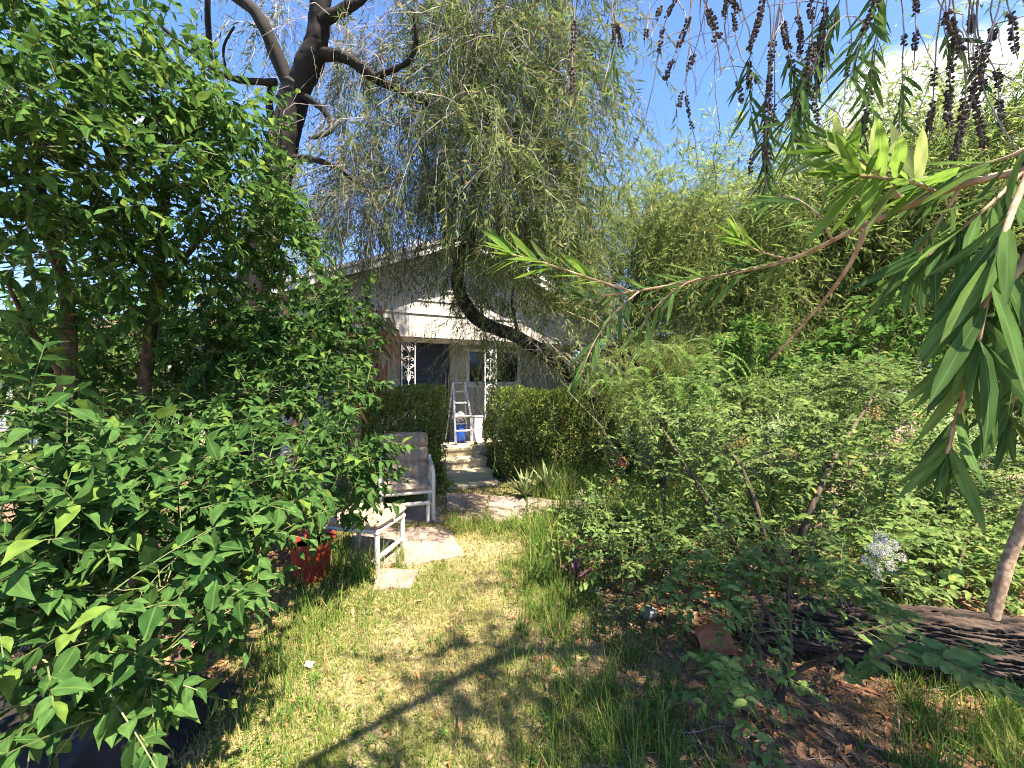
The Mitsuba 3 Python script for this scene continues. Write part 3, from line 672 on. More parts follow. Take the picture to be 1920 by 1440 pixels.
# ------------------------------------------------------------------ left leafy shrub
def shrub(key, clumps, n_per, L, stems, parts, leaves=8, upw=.3, tw=(.14, .30), ratio=.53, bsdf='m_shrub_leaf', near='ovate', far='ovate_far', opposite=False, spread=.9, grav=.35, stem_m='m_stem', droop=.15, flat=1.0, up=1.0, near_px=14):
    LV = Leaves(); paths = []
    for (px, py, Y, r) in clumps:
        c = P(px, py, Y); R = r / FPX * Y
        n = int(n_per * (R / .22) ** 2) + 4
        b, d = clump_twigs(c, R, n, .7, upw, flat)
        ok = b[:, 2] > .06
        b, d = b[ok], d[ok]
        paths.append(spray(LV, b, d, rng.uniform(tw[0], tw[1], len(b)), leaves, L, ratio, spread, grav, opposite, droop=droop, up=up))
        br = np.stack([c + (bb - c) * t for bb in b[:max(3, n // 4)] for t in np.linspace(-.25, 1, 5)]).reshape(-1, 5, 3)
        br[:, 1:4] += rng.normal(size=(len(br), 3, 3)) * R * .06
        paths.append(br)
    for k, (st, r0, r1) in enumerate(stems):
        put(f'{key}__stem', limb(W(st), r0, r1, 22, 9, .3, k), stem_m, True)
    kk = put(f'{key}__twigs', tubes(np.concatenate(paths), .0022, .0011, 3), 'm_green_twig'); labels[kk] = {'kind': 'stuff'}
    for c in LV.c:
        ok = c[0][:, 1] > .78
        for i in range(7): c[i] = c[i][ok]
    plant_leaves(key, LV, bsdf, near, far, parts, near_px)
    return LV

thing('leafy_tree', 'tall glossy green broadleaf tree filling the upper left', 'tree')
shrub('leafy_tree', [(40, 60, 1.6, 120), (170, 130, 1.7, 140), (300, 150, 1.9, 120), (400, 200, 2.1, 100), (90, 280, 1.6, 150), (240, 320, 1.8, 150), (390, 340, 2.0, 110), (455, 290, 2.3, 70), (460, 410, 2.3, 100), (525, 450, 2.6, 70),
    (80, 480, 1.7, 120), (200, 480, 2.0, 120), (330, 470, 2.2, 120), (430, 520, 2.6, 80), (20, 180, 1.4, 110), (310, 240, 2.0, 110), (150, 400, 1.8, 110), (505, 370, 2.5, 45), (535, 430, 2.7, 45), (560, 490, 2.9, 40), (500, 490, 2.6, 60), (50, 600, 1.8, 80), (300, 590, 2.3, 90), (-60, 330, 1.6, 140), (180, 600, 2.4, 90), (100, 660, 2.5, 80), (250, 690, 2.7, 80), (350, 700, 2.8, 70), (30, 700, 2.2, 70), (170, 740, 2.5, 80), (70, 760, 2.3, 70), (300, 770, 2.6, 70), (390, 740, 2.7, 60), (420, 600, 2.8, 70)], 24, .080,
    [([(250, 1100, 2.6), (265, 800, 2.5), (290, 560, 2.3), (310, 380, 2.2), (305, 200, 2.1)], .05, .012), ([(110, 1000, 2.2), (128, 720, 2.1), (125, 560, 2.0), (80, 380, 1.8), (60, 160, 1.7)], .045, .012),
     ([(290, 560, 2.3), (350, 480, 2.3), (430, 400, 2.3), (500, 430, 2.5)], .02, .006), ([(128, 720, 2.1), (60, 620, 1.9), (10, 520, 1.7)], .018, .006), ([(300, 460, 2.25), (220, 330, 2.0), (170, 200, 1.8)], .018, .006), ([(310, 300, 2.1), (370, 240, 2.1), (420, 180, 2.1)], .012, .005)], 300, bsdf='m_tree_leaf', ratio=.42)
thing('tall_shrub', 'leafy shrub filling the gap below the crown of the tall glossy tree', 'shrub')
shrub('tall_shrub', [(80, 540, 3.4, 90), (180, 610, 3.2, 90), (280, 540, 3.5, 90), (380, 590, 3.5, 80), (60, 690, 3.0, 90), (170, 700, 3.1, 80), (300, 730, 3.2, 80), (420, 700, 3.4, 80), (-20, 600, 2.8, 80), (470, 600, 3.8, 60), (230, 800, 3.0, 70)], 9, .10,
    [([(230, 960, 3.3), (200, 760, 3.2), (180, 560, 3.3)], .03, .01), ([(240, 960, 3.3), (300, 760, 3.3), (380, 560, 3.5)], .03, .01)], 0, bsdf='m_tree_leaf', ratio=.45)
thing('lower_shrub', 'dense glossy green shrub spreading over the ground at the lower left', 'shrub')
shrub('lower_shrub', [(60, 950, 1.15, 130), (190, 990, 1.15, 130), (330, 940, 1.35, 120), (430, 1000, 1.45, 95), (140, 1110, 1.0, 130), (290, 1110, 1.1, 105), (390, 1100, 1.3, 85), (90, 1230, .95, 95), (235, 1260, 1.0, 90), (-30, 1080, .95, 120),
    (480, 900, 1.7, 100), (100, 860, 1.3, 70), (440, 1050, 1.6, 30), (20, 790, 1.25, 70), (180, 1330, 1.05, 50), (-20, 1250, .9, 90), (300, 860, 1.9, 80), (200, 880, 1.7, 80), (380, 860, 2.0, 70), (250, 1050, 1.5, 110), (60, 1150, 1.3, 120), (60, 1330, .95, 60), (290, 1290, 1.15, 60)], 33, .078,
    [([(330, 1180, 1.9), (300, 1050, 1.6), (200, 960, 1.3)], .03, .008), ([(330, 1180, 1.9), (380, 1020, 1.6), (440, 920, 1.6)], .028, .008), ([(250, 1250, 1.8), (200, 1150, 1.3), (120, 1080, 1.0)], .025, .007)], 300)
thing('middle_shrub', 'green broadleaf shrub reaching over the red pot and footstool', 'shrub')
shrub('middle_shrub', [(550, 850, 2.3, 80), (640, 850, 2.6, 80), (690, 880, 2.8, 50), (545, 925, 2.1, 40), (655, 905, 2.6, 30), (600, 760, 3.0, 80), (500, 740, 2.6, 80), (560, 650, 3.2, 75), (630, 640, 3.5, 60), (400, 660, 2.5, 70), (480, 640, 2.9, 70), (400, 780, 2.3, 70), (660, 740, 3.2, 50), (700, 950, 2.9, 22), (590, 560, 3.4, 50), (660, 570, 3.6, 40), (520, 650, 3.9, 60), (600, 620, 4.1, 55), (640, 690, 3.9, 55), (680, 630, 4.2, 35), (560, 720, 3.6, 60), (585, 985, 2.75, 16), (650, 950, 2.9, 20)], 26, .085,
    [([(430, 1080, 2.9), (432, 800, 2.8), (470, 690, 2.9), (560, 620, 3.3)], .035, .01), ([(432, 900, 2.8), (520, 860, 2.6), (620, 850, 2.6)], .02, .006), ([(430, 1000, 2.8), (400, 800, 2.5), (380, 700, 2.5)], .02, .006)], 300)

# ------------------------------------------------------------------ hedges
def hedge(key, label, s0, s1, d0, d1, z1, n, seed, shape=1.0):
    thing(key, label, 'hedge', 'clipped hedges beside the porch steps')
    r = np.random.default_rng(seed)
    u = r.random((n, 3)) * 2 - 1
    mx = np.max(np.abs(u), 1, keepdims=True); u = u / mx * (1 - .45 * r.random((n, 1)) ** 1.8)
    c = np.array([(s0 + s1) / 2, (d0 + d1) / 2, z1 / 2]); h = np.array([(s1 - s0) / 2, (d1 - d0) / 2, z1 / 2 + .02])
    p = c + u * h
    lump = (meshkit.fbm(p * 2.4, 3, seed) - .5) * .55
    nn = nrm(u ** 5 / np.maximum(h, .2))
    p = p + nn * lump[:, None]; p[:, 2] = np.maximum(p[:, 2], .02)
    M = M4[:3, :3]; pw = p @ M.T + O; nw = nn @ M.T
    LV = Leaves()
    L = r.uniform(.04, .065, n)
    LV.add(pw, nw * .7 + np.array([0, 0, .35]) + r.normal(size=(n, 3)) * .6, nw * .6 + np.array([0, 0, .6]) + r.normal(size=(n, 3)) * .5, L, L * .55, .1, .25)
    plant_leaves(key, LV, 'm_hedge_bright', 'ellip_far', 'ellip_far', 0)
    b = r.random((160, 2)); base = np.stack([s0 + (s1 - s0) * b[:, 0], d0 + (d1 - d0) * b[:, 1], np.full(160, -.05)], 1)
    tip = base + np.c_[r.normal(size=(160, 2)) * .15, r.uniform(.5, z1 * .95, 160)]
    pa = np.stack([base + (tip - base) * t for t in np.linspace(0, 1, 5)], 1); pa[:, 1:4] += r.normal(size=(160, 3, 3)) * .02
    k = put(key + '__stems', tubes(pa @ M.T + O, .007, .003, 4), 'm_stem'); labels[k] = {'kind': 'stuff'}
hedge('clipped_hedge', 'dark clipped hedge left of the porch steps, behind the garden chair', -.95, .42, -1.15, -.25, 1.52, 21000, 5)
hedge('clipped_hedge_001', 'sunlit yellow-green hedge right of the porch steps, behind the aloe', 1.42, 3.7, -1.05, -.15, 1.52, 36000, 6)

# ------------------------------------------------------------------ weeping bottlebrush trees
def brush_tree(key, LVb, paths, bare, bsdf, twig_m='m_twig', r0=.004, r1=.0015):
    if paths is not None:
        k = put(key + '__twigs', tubes(paths, r0, r1, 3), twig_m); labels[k] = {'kind': 'stuff'}
    if bare is not None:
        k = put(key + '__bare_twigs', tubes(bare, r0 * .8, r1, 3), twig_m); labels[k] = {'kind': 'stuff'}
    plant_leaves(key, LVb, bsdf, 'lance_far', 'lance_far', 0)
def region_starts(n, x0, x1, y0, y1, Y0, Y1, per=17):
    m = max(2, n // per); q = rng.integers(0, m, n)
    px = rng.uniform(x0, x1, m)[q] + rng.normal(size=n) * 14; py = rng.uniform(y0, y1, m)[q] + rng.normal(size=n) * 16; Y = rng.uniform(Y0, Y1, m)[q] + rng.normal(size=n) * .08
    return np.stack([(px - 960) / FPX * Y, Y, 1.65 - (py - 720) / FPX * Y], 1)
dk = thing('dark_limbed_tree', 'weeping bottlebrush tree with black forked limbs and many bare grey twigs', 'tree')
limbs = [([(445, 955, 5.2), (440, 800, 5.2), (465, 600, 5.1), (500, 420, 5.0), (522, 320, 4.9), (545, 210, 4.85), (558, 160, 4.8)], .23, .15), ([(545, 200, 4.85), (590, 95, 4.7), (600, 10, 4.6), (612, -150, 4.4)], .15, .10),
    ([(552, 190, 4.85), (515, 95, 4.7), (480, 25, 4.6), (430, -15, 4.6), (380, -60, 4.5)], .09, .05), ([(590, 100, 4.7), (650, 110, 4.7), (700, 145, 4.8), (740, 165, 4.9), (800, 195, 5.0), (860, 250, 5.0)], .075, .03),
    ([(525, 300, 4.9), (580, 298, 4.8), (640, 320, 4.8), (700, 370, 4.9)], .05, .02), ([(520, 155, 4.85), (460, 152, 4.8), (410, 135, 4.7), (350, 90, 4.6), (280, 30, 4.5)], .04, .02), ([(560, 175, 4.8), (605, 205, 4.7), (620, 245, 4.7), (580, 260, 4.6)], .05, .02),
    ([(700, 145, 4.8), (760, 120, 4.7), (780, 80, 4.6), (775, 20, 4.5)], .035, .02), ([(425, 140, 4.75), (420, 90, 4.7), (440, 50, 4.6)], .018, .01), ([(600, 40, 4.6), (660, 10, 4.6), (720, -30, 4.7), (840, -60, 4.8)], .07, .04), ([(395, 115, 4.7), (390, 20, 4.5), (395, -60, 4.4)], .03, .03), ([(530, 290, 4.9), (515, 250, 4.9), (505, 190, 4.9), (512, 150, 4.9)], .06, .03)]
for k, (l, a, b) in enumerate(limbs):
    put(dk + ('__trunk' if k == 0 else '__limb'), limb(W([(u_, v_, y_ - .65 if v_ < 900 else y_ - .45) for u_, v_, y_ in l]), a * .9, b * .9, 40, 14, .55, k), 'm_dark_bark', True)
LV = Leaves()
st = np.vstack([region_starts(330, 630, 1000, -160, 120, 4.35, 5.0), region_starts(380, 620, 960, 60, 340, 4.35, 5.0), region_starts(60, 340, 620, -140, 60, 4.5, 5.2), region_starts(140, 620, 800, 230, 390, 4.2, 4.9), region_starts(40, 540, 640, 200, 330, 4.5, 5.2), region_starts(120, 630, 940, 320, 450, 4.4, 5.0)])
dirs = rng.normal(size=(len(st), 3)) * [1, 1, .6] + [0, 0, .1]
ln = rng.uniform(.5, 2.3, len(st)); ln = np.where(st[:, 2] - ln * .85 < 2.75, np.maximum(.3, (st[:, 2] - 2.75) / .85), ln)
pa = strands(st, dirs, ln, 7, .46, .24)
green = rng.random(len(st)) < .62
strand_leaves(LV, pa, 46, .115, .125, .2, .75, sel=green)
strand_leaves(LV, pa, 8, .05, .12, .5, .8, sel=~green)
br = strands(st + rng.normal(size=(len(st), 3)) * .12, rng.normal(size=(len(st), 3)), ln * rng.uniform(.3, .8, len(st)), 6, .35, .3)
brush_tree(dk, LV, pa, br, 'm_brush_leaf')

ar = thing('arching_tree', 'bottlebrush tree with a dark trunk arching over the porch front', 'tree')
AT = [([(1192, 915, 6.3), (1175, 850, 6.25), (1120, 755, 6.1), (1045, 682, 5.8), (975, 634, 5.5), (905, 606, 5.3), (872, 570, 5.2), (858, 520, 5.1), (880, 440, 5.0), (905, 330, 4.9), (930, 150, 4.8), (940, -60, 4.6)], .115, .07),
      ([(905, 330, 4.9), (960, 240, 4.9), (1020, 160, 4.9), (1060, 60, 4.9)], .04, .015), ([(918, 220, 4.85), (860, 150, 4.8), (800, 60, 4.7)], .035, .015), ([(975, 634, 5.5), (960, 560, 5.5), (985, 490, 5.4)], .03, .012), ([(940, 60, 4.7), (1010, 0, 4.6), (1090, -60, 4.6)], .04, .02)]
for k, (l, a, b) in enumerate(AT):
    put(ar + ('__trunk' if k == 0 else '__limb'), limb(W(l), a, b, 60, 12, .5, 20 + k), 'm_dark_bark', True)
LV = Leaves()
st = np.vstack([region_starts(300, 850, 1100, -140, 140, 3.6, 4.4), region_starts(300, 840, 1070, 90, 360, 3.6, 4.4), region_starts(70, 830, 960, 560, 640, 5.0, 5.6), region_starts(170, 970, 1150, 400, 570, 5.0, 6.0), region_starts(110, 930, 1090, 300, 500, 3.3, 4.0), region_starts(100, 790, 970, 380, 500, 4.5, 5.0), region_starts(40, 1000, 1120, 560, 680, 5, 6)])
dirs = rng.normal(size=(len(st), 3)) * [1, 1, .6] + [.25, 0, .1]
ln = rng.uniform(.5, 2.1, len(st)); ln = np.where((st[:, 2] - ln * .85 < 2.7) & (st[:, 2] > 2.9), np.maximum(.3, (st[:, 2] - 2.7) / .85), ln)
pa = strands(st, dirs, ln, 7, .42, .22)
green = rng.random(len(st)) < .8
strand_leaves(LV, pa, 46, .115, .13, .15, .75, sel=green)
br = strands(st + rng.normal(size=st.shape) * .1, rng.normal(size=st.shape), ln * .5, 6, .35, .25)
brush_tree(ar, LV, pa, br[::2], 'm_brush_mid')

def crown_group(name, n, per, L, ratio, lens, bsdf, low=-3.0, seed=0):
    """one weeping crown of radius 1.9 about the origin, shared by several trees"""
    nb_ = 40; u = rand_dirs(nb_); u[:, 2] = np.where(u[:, 2] < -.25, -u[:, 2] * .5, u[:, 2])
    upb = np.where(rng.random((nb_, 1)) < .35, 1.3, .3) * np.array([[0, 0, 1.0]])
    bo = strands(u * rng.uniform(.2, .6, (nb_, 1)), u + upb, rng.uniform(1.0, 2.7, nb_), 9, .11, .12)
    q = rng.integers(0, nb_, n); st, td = along(bo[q], rng.uniform(.35, .99, n)); st = st + rng.normal(size=st.shape) * .05
    d = td + rng.normal(size=st.shape) * .55 + [0, 0, .15]
    ln = np.minimum(rng.uniform(*lens, n), np.maximum(.5, (st[:, 2] - low)))
    pa = strands(st, d, ln, 7, .34, .26)
    LV = Leaves(); strand_leaves(LV, pa, per, L, ratio, .03, .75)
    (v, f), uv = leaf_mesh(LV.data(), 'lance_far'); tw = cat(tubes(pa, .0032, .0015, 3), tubes(bo, .016, .005, 5))
    scene[name] = {'type': 'shapegroup', 'leaves': mikit.ply((v, f), bsdf, uv=uv)}
    scene[name + '_twig'] = {'type': 'shapegroup', 'twigs': mikit.ply(tw, 'm_stem')}
crown_group('crown_one', 920, 48, .12, .15, (.9, 2.9), 'm_brush_bright')
crown_group('crown_two', 840, 48, .12, .15, (.8, 2.4), 'm_brush_bright')
def weeping(key, label, c, turns, trunk, sc=1.0):
    thing(key, label, 'tree')
    c = np.array(c, float); base = np.array(trunk, float)
    put(key + '__trunk', limb([base, base * [1, 1, 0] + [.1, 0, c[2] * .5], c], .10 * sc, .04, 24, 10, .4), 'm_dark_bark', True)
    for k in range(6):
        e = c + nrm(rng.normal(size=3)) * [1.2, 1.2, .7] * sc + [0, 0, .5]
        put(key + '__limb', limb([c * [1, 1, .75], (c + e) / 2 + [0, 0, .2], e], .03, .01, 12, 6, .3), 'm_dark_bark', True)
    for k, (g, ang, s) in enumerate(turns):
        M = T().translate(c.tolist()).rotate([0, 0, 1], ang).scale(s * sc)
        for nm, gr in (('foliage', g), ('twigs', g + '_twig')):
            kk = f'{key}__{nm}' + (f'_{k:03d}' if k else '')
            scene[kk] = {'type': 'instance', 'to_world': M, 'group': {'type': 'ref', 'id': gr}}; labels[kk] = {'kind': 'stuff'}
weeping('weeping_tree', 'bright green weeping bottlebrush tree right of the house', (2.75, 8.6, 3.9), (('crown_one', 20, 1.0),), (2.7, 8.3, -.1))
weeping('weeping_tree_001', 'widest yellow-green weeping bottlebrush tree behind the crape myrtle', (4.7, 7.5, 3.5), (('crown_two', 70, 1.15), ('crown_one', 200, 1.1)), (4.6, 7.4, -.1))
weeping('weeping_tree_002', 'tall feathery bottlebrush tree rising before the clouds at the right', (7.0, 6.6, 3.9), (('crown_one', 130, 1.15), ('crown_two', 300, 1.1)), (6.8, 6.6, -.1))
weeping('weeping_tree_003', 'low weeping bottlebrush sapling bright in the sun beside the right hedge', (2.1, 5.3, 1.5), (('crown_two', 10, .42),), (2.1, 5.3, -.05), .9)
weeping('weeping_tree_004', 'weeping bottlebrush tree at the far right edge', (7.6, 4.4, 2.7), (('crown_two', 220, .95), ('crown_one', 60, .8)), (7.4, 4.6, -.05))
weeping('weeping_tree_005', 'short weeping bottlebrush tree between the arching trunk and the crape myrtle', (4.0, 5.9, 1.8), (('crown_one', 290, .55),), (3.7, 6.0, -.05))

# ------------------------------------------------------------------ overhanging bottlebrush: near hanging strands, leafy branch, crown overhead
ov = thing('overhanging_tree', 'bottlebrush tree reaching in from the right with hanging seed strands and a leafy branch', 'tree')
put(ov + '__trunk', limb([[3.9, .35, -.1], [3.8, .3, 1.6], [3.3, .2, 3.0], [2.6, .3, 3.7]], .22, .12, 40, 14, .5), 'm_dark_bark', True)
for l, ra, rb in (([[3.3, .2, 3.0], [2.5, .95, 3.5], [1.6, 1.05, 3.6], [1.0, .7, 3.6], [.4, .15, 3.7]], .055, .02), ([[2.6, .3, 3.7], [1.9, -.3, 4.1], [1.2, -.8, 4.2]], .05, .02), ([[3.3, .2, 3.0], [3.0, -.8, 3.8], [2.2, -1.4, 4.2]], .05, .02),
        ([[1.6, 1.05, 3.6], [1.2, 1.15, 3.5], [.8, 1.05, 3.42], [.35, 1.1, 3.38]], .02, .008), ([[1.6, 1.05, 3.6], [1.3, .95, 3.5], [1.0, .9, 3.4], [.7, .92, 3.36]], .018, .007), ([[3.8, .3, 1.6], [2.6, .45, 1.95], [1.2, .53, 1.98], [.75, .545, 1.97]], .05, .008)):
    put(ov + '__limb', limb(l, ra, rb, 30, 10, .4), 'm_dark_bark', True)
# crown overhead, outside the frame
LV = Leaves()
st = np.vstack([rng.uniform([1.5, -1.6, 3.2], [4.2, .35, 4.6], (330, 3)), rng.uniform([1.55, -.4, 3.7], [3.7, 1.3, 4.9], (320, 3)), np.repeat(rng.uniform([1.2, .0, 3.75], [2.6, 1.0, 4.2], (13, 3)), 14, 0) + rng.normal(size=(182, 3)) * .13])
st = st[(np.abs(st[:, 0] - 1.4) > .55) | (np.abs(st[:, 1] + .1) > .5)]
pa = strands(st, rng.normal(size=st.shape) * [1, 1, .5], rng.uniform(.5, 1.1, len(st)), 8, .35, .2)
ok = np.array([not ((p[:, 1] > .05) & (np.abs(p[:, 0] / np.maximum(p[:, 1], .05)) < 1.5) & ((p[:, 2] - 1.65) / np.maximum(p[:, 1], .05) < 1.15)).any() for p in pa])
pa = pa[ok]; strand_leaves(LV, pa, 48, .085, .15, .1, .8)
brush_tree(ov, LV, pa, None, 'm_brush_leaf')
# hanging strands: (px top, py bottom, depth, leafy share, capsule runs)
HS = [(1128, 235, 1.35, 0, 1), (1186, 140, 1.1, 0, 2), (1197, 200, .95, 0, 3), (1210, 180, 1.0, 0, 2), (1238, 70, 1.1, 0, 2), (1262, 300, 1.3, 0, 2), (1305, 165, 1.0, 0, 3), (1318, 215, 1.2, 0, 2), (1345, 90, 1.2, 0, 1), (1378, 225, 1.1, .5, 2), (1412, 170, 1.0, 0, 4),
      (1428, 330, 1.1, .5, 3), (1452, 260, .95, 0, 4), (1462, 290, 1.0, .2, 4), (1475, 360, 1.2, .3, 2), (1490, 110, 1.0, 0, 2), (1535, 170, 1.0, .15, 3), (1545, 270, 1.1, .5, 1), (1648, 275, .92, 1.0, 2), (1655, 290, .96, 1.0, 1), (1640, 240, .98, 1.0, 1), (1712, 225, .95, .75, 2), (1740, 90, 1.0, .3, 2), (1795, 200, 1.2, .2, 2),
      (1815, 75, .95, 0, 3), (1826, 60, 1.0, 0, 3), (1878, 130, .9, 0, 4), (1890, 250, .9, 0, 5), (1905, 310, .85, 0, 5), (1915, 200, .9, 0, 5), (1900, 420, .95, .1, 3), (1868, 180, 1.0, 0, 2), (1925, 380, .9, .1, 4), (1580, 330, 1.3, .2, 1), (1225, 260, 1.5, 0, 1), (1500, 330, 1.4, .2, 2), (1770, 150, 1.3, .1, 2), (1150, 100, 1.5, .3, 0)] + [(1175, 120, 1.3, 0, 2), (1285, 330, 1.25, 0, 4), (1300, 210, 1.1, 0, 3), (1335, 300, 1.4, 0, 3), (1360, 180, 1.2, 0, 3), (1395, 290, 1.3, 0, 4), (1440, 300, 1.15, 0, 5), (1466, 200, 1.0, 0, 5), (1520, 300, 1.2, 0, 4), (1560, 140, 1.1, 0, 2), (1850, 240, 1.0, 0, 4), (1885, 330, .95, 0, 5), (1908, 260, .9, 0, 5), (1700, 170, 1.2, 0, 3)]
r2 = np.random.default_rng(77)
def capsules(path, runs, r, vis):
    out = []
    ico = trimesh.creation.icosphere(1, 1.0)
    for _ in range(runs):
        t0 = r2.uniform(vis + .04, .95); n = r2.integers(7, 30)
        for k in range(n):
            t = min(t0 + k * .0034 + r2.random() * .004, .99); x = t * (len(path) - 1); i = int(x); q = path[i] + (path[i + 1] - path[i]) * (x - i)
            a = k * 2.2 + r2.random(); off = np.array([math.cos(a), math.sin(a), r2.normal() * .4]) * r * r2.uniform(1.0, 1.7)
            m = ico.copy(); m.apply_scale(r * r2.uniform(.7, 1.05)); m.apply_translation(q + off); out.append(m)
    return cat(*out)
for k, (px, pb, Y, leafy, runs) in enumerate(HS):
    top = P(px, -150, Y); top[2] = 3.38; ln = top[2] - (1.65 + (720 - pb) / FPX * Y); vis = (top[2] - (1.65 + 720 / FPX * Y)) / ln
    pth = strands(top[None], np.array([[r2.normal() * .25, r2.normal() * .2, -1]]), ln, 26, .22, .12)[0]
    key = put(ov + '__hanging_strand', tube(pth, np.linspace(.0028, .0014, 26), 5), 'm_twig', True)
    if runs: 
        c = put(key + '__seed_capsules', capsules(pth, runs, .0040, vis), 'm_capsule', True); labels[c] = {'kind': 'stuff'}
    if leafy:
        lv = Leaves(); strand_leaves(lv, pth[None], int(85 * leafy * (1 - vis) * ln) + 8, .085, .11, vis + (1 - vis) * (.8 - .8 * leafy), .62, .12, .7)
        D = lv.data()
        plant_leaves(key, lv, 'm_brush_near', 'lance', 'lance', 60)
    nb = r2.integers(1, 3); b0, _ = along(np.repeat(pth[None], nb, 0), r2.uniform(vis, .95, nb))
    side = strands(b0, r2.normal(size=(nb, 3)) - [0, 0, .5], r2.uniform(.06, .22, nb), 7, .2, .15)
    put(key + '__side_twig', tubes(side, .0016, .0008, 4), 'm_twig')

# foreground leafy branch (its leaves are parts of the branch)
def branch(name, pts, r0, r1, leaf_t, n, L, ratio, spread, bsdf, tip_tuft=0, label=None, grav=0.0, stem='m_tan_bark', bend=.1):
    pth = resample(W(pts), 50)
    key = put(ov + '__' + name, limb(W(pts), r0, r1, 50, 9, .3), stem, True)
    if label: labels[key] = {'label': label}
    lv = Leaves(); P1 = pth[None]
    for k in range(n):
        t = leaf_t[0] + (leaf_t[1] - leaf_t[0]) * (k + r2.random() * .6) / n
        pos, td = along(P1, np.array([min(t, .995)])); a, b = perp_frame(td); ph = k * 2.4 + r2.random()
        pp = math.cos(ph) * a + math.sin(ph) * b
        Lk = L * r2.uniform(.75, 1.15)
        lv.add(pos, td * math.cos(spread) + pp * math.sin(spread) + [0, 0, -grav], pp * -.2 + [[0, -.25, .7]] + r2.normal(size=(1, 3)) * .3, Lk, Lk * ratio, r2.uniform(-.02, 2 * bend), .18)
    for k in range(tip_tuft):
        pos, td = along(P1, np.array([.985])); a, b = perp_frame(td); ph = k * 2.4
        pp = math.cos(ph) * a + math.sin(ph) * b; sp = .12 + .5 * (k / max(tip_tuft, 1)); Lk = L * (.5 + .4 * k / tip_tuft)
        lv.add(pos, td * math.cos(sp) + pp * math.sin(sp), pp * -.3 + [[0, 0, .6]] + r2.normal(size=(1, 3)) * .2, Lk, Lk * ratio, .03, .3)
    plant_leaves(key, lv, bsdf, 'lance', 'lance', 300)
    return key
branch('leafy_branch', [(1990, 290, .50), (1920, 318, .52), (1800, 348, .56), (1700, 388, .62), (1600, 432, .70), (1480, 487, .78), (1350, 517, .86), (1200, 545, .95), (1090, 560, 1.0)], .0062, .0025, (.62, .99), 50, .098, .13, .75, 'm_brush_near', 8, 'long leafy branch crossing the right half of the view', .05)
branch('leaf_shoot', [(1200, 545, .95), (1150, 590, .92), (1110, 650, .90), (1090, 700, .90)], .0025, .0012, (.1, .98), 18, .085, .13, .65, 'm_brush_near', 5, None, .3)
branch('leaf_shoot', [(1350, 517, .86), (1290, 530, .85), (1230, 575, .85), (1200, 620, .86)], .0022, .0012, (.1, .98), 14, .08, .12, .65, 'm_brush_near', 4, None, .25)
branch('leaf_shoot', [(1185, 547, .95), (1100, 520, .93), (1010, 490, .92), (960, 478, .92)], .003, .0015, (.2, .98), 26, .105, .14, .6, 'm_brush_young', 6, None, -.02)
branch('leaf_shoot', [(1760, 365, .585), (1720, 345, .57), (1660, 335, .55), (1610, 330, .54)], .0032, .0018, (.2, .98), 26, .105, .15, .75, 'm_brush_young', 8, 'bright lime green leaf shoot on the near branch', .12)
branch('leaf_shoot', [(1700, 388, .62), (1660, 340, .60), (1610, 300, .58), (1570, 285, .57)], .0028, .0015, (.3, .98), 14, .085, .15, .6, 'm_brush_young', 7, None, 0)
branch('leaf_shoot', [(1480, 487, .78), (1420, 470, .78), (1385, 448, .78)], .0022, .0012, (.3, .98), 10, .075, .15, .5, 'm_brush_young', 6, None, 0)
branch('bare_stick', [(1625, 425, .68), (1590, 500, .72), (1530, 580, .80), (1445, 675, .92)], .0045, .0025, (.9, .95), 1, .03, .1, .5, 'm_brush_near', 0)
branch('drooping_shoot', [(1930, 320, .47), (1895, 400, .45), (1870, 480, .44), (1850, 560, .44), (1835, 640, .44)], .004, .002, (.15, .99), 22, .13, .125, .7, 'm_brush_near', 6, 'drooping spray of long dark leaves close at the right', .55, bend=.16)
branch('drooping_shoot', [(1960, 420, .44), (1900, 520, .44), (1840, 640, .45), (1800, 760, .47), (1775, 850, .48)], .004, .002, (.1, .99), 28, .105, .13, .75, 'm_brush_near', 8, None, .6, bend=.16)
branch('drooping_shoot', [(1990, 500, .45), (1950, 600, .45), (1910, 700, .46), (1890, 780, .47)], .004, .002, (.05, .99), 20, .11, .125, .75, 'm_brush_near', 6, None, .6, bend=.16)
branch('drooping_shoot', [(1920, 318, .52), (1860, 380, .52), (1800, 430, .53), (1740, 480, .54)], .003, .0015, (.1, .99), 22, .105, .12, .6, 'm_brush_near', 5, None, .3)
branch('drooping_shoot', [(1800, 350, .56), (1770, 400, .58), (1720, 470, .60), (1690, 520, .62)], .003, .0015, (.2, .99), 16, .10, .11, .6, 'm_brush_near', 4, None, .3)
branch('drooping_shoot', [(1560, 450, .72), (1530, 400, .72), (1480, 370, .75), (1440, 380, .78)], .0025, .0012, (.1, .99), 20, .085, .11, .7, 'm_brush_near', 4, None, .35)
branch('drooping_shoot', [(1990, 230, .5), (1900, 290, .52), (1800, 320, .56), (1740, 350, .6)], .003, .0015, (.2, .99), 20, .095, .11, .6, 'm_brush_near', 4, None, .3)

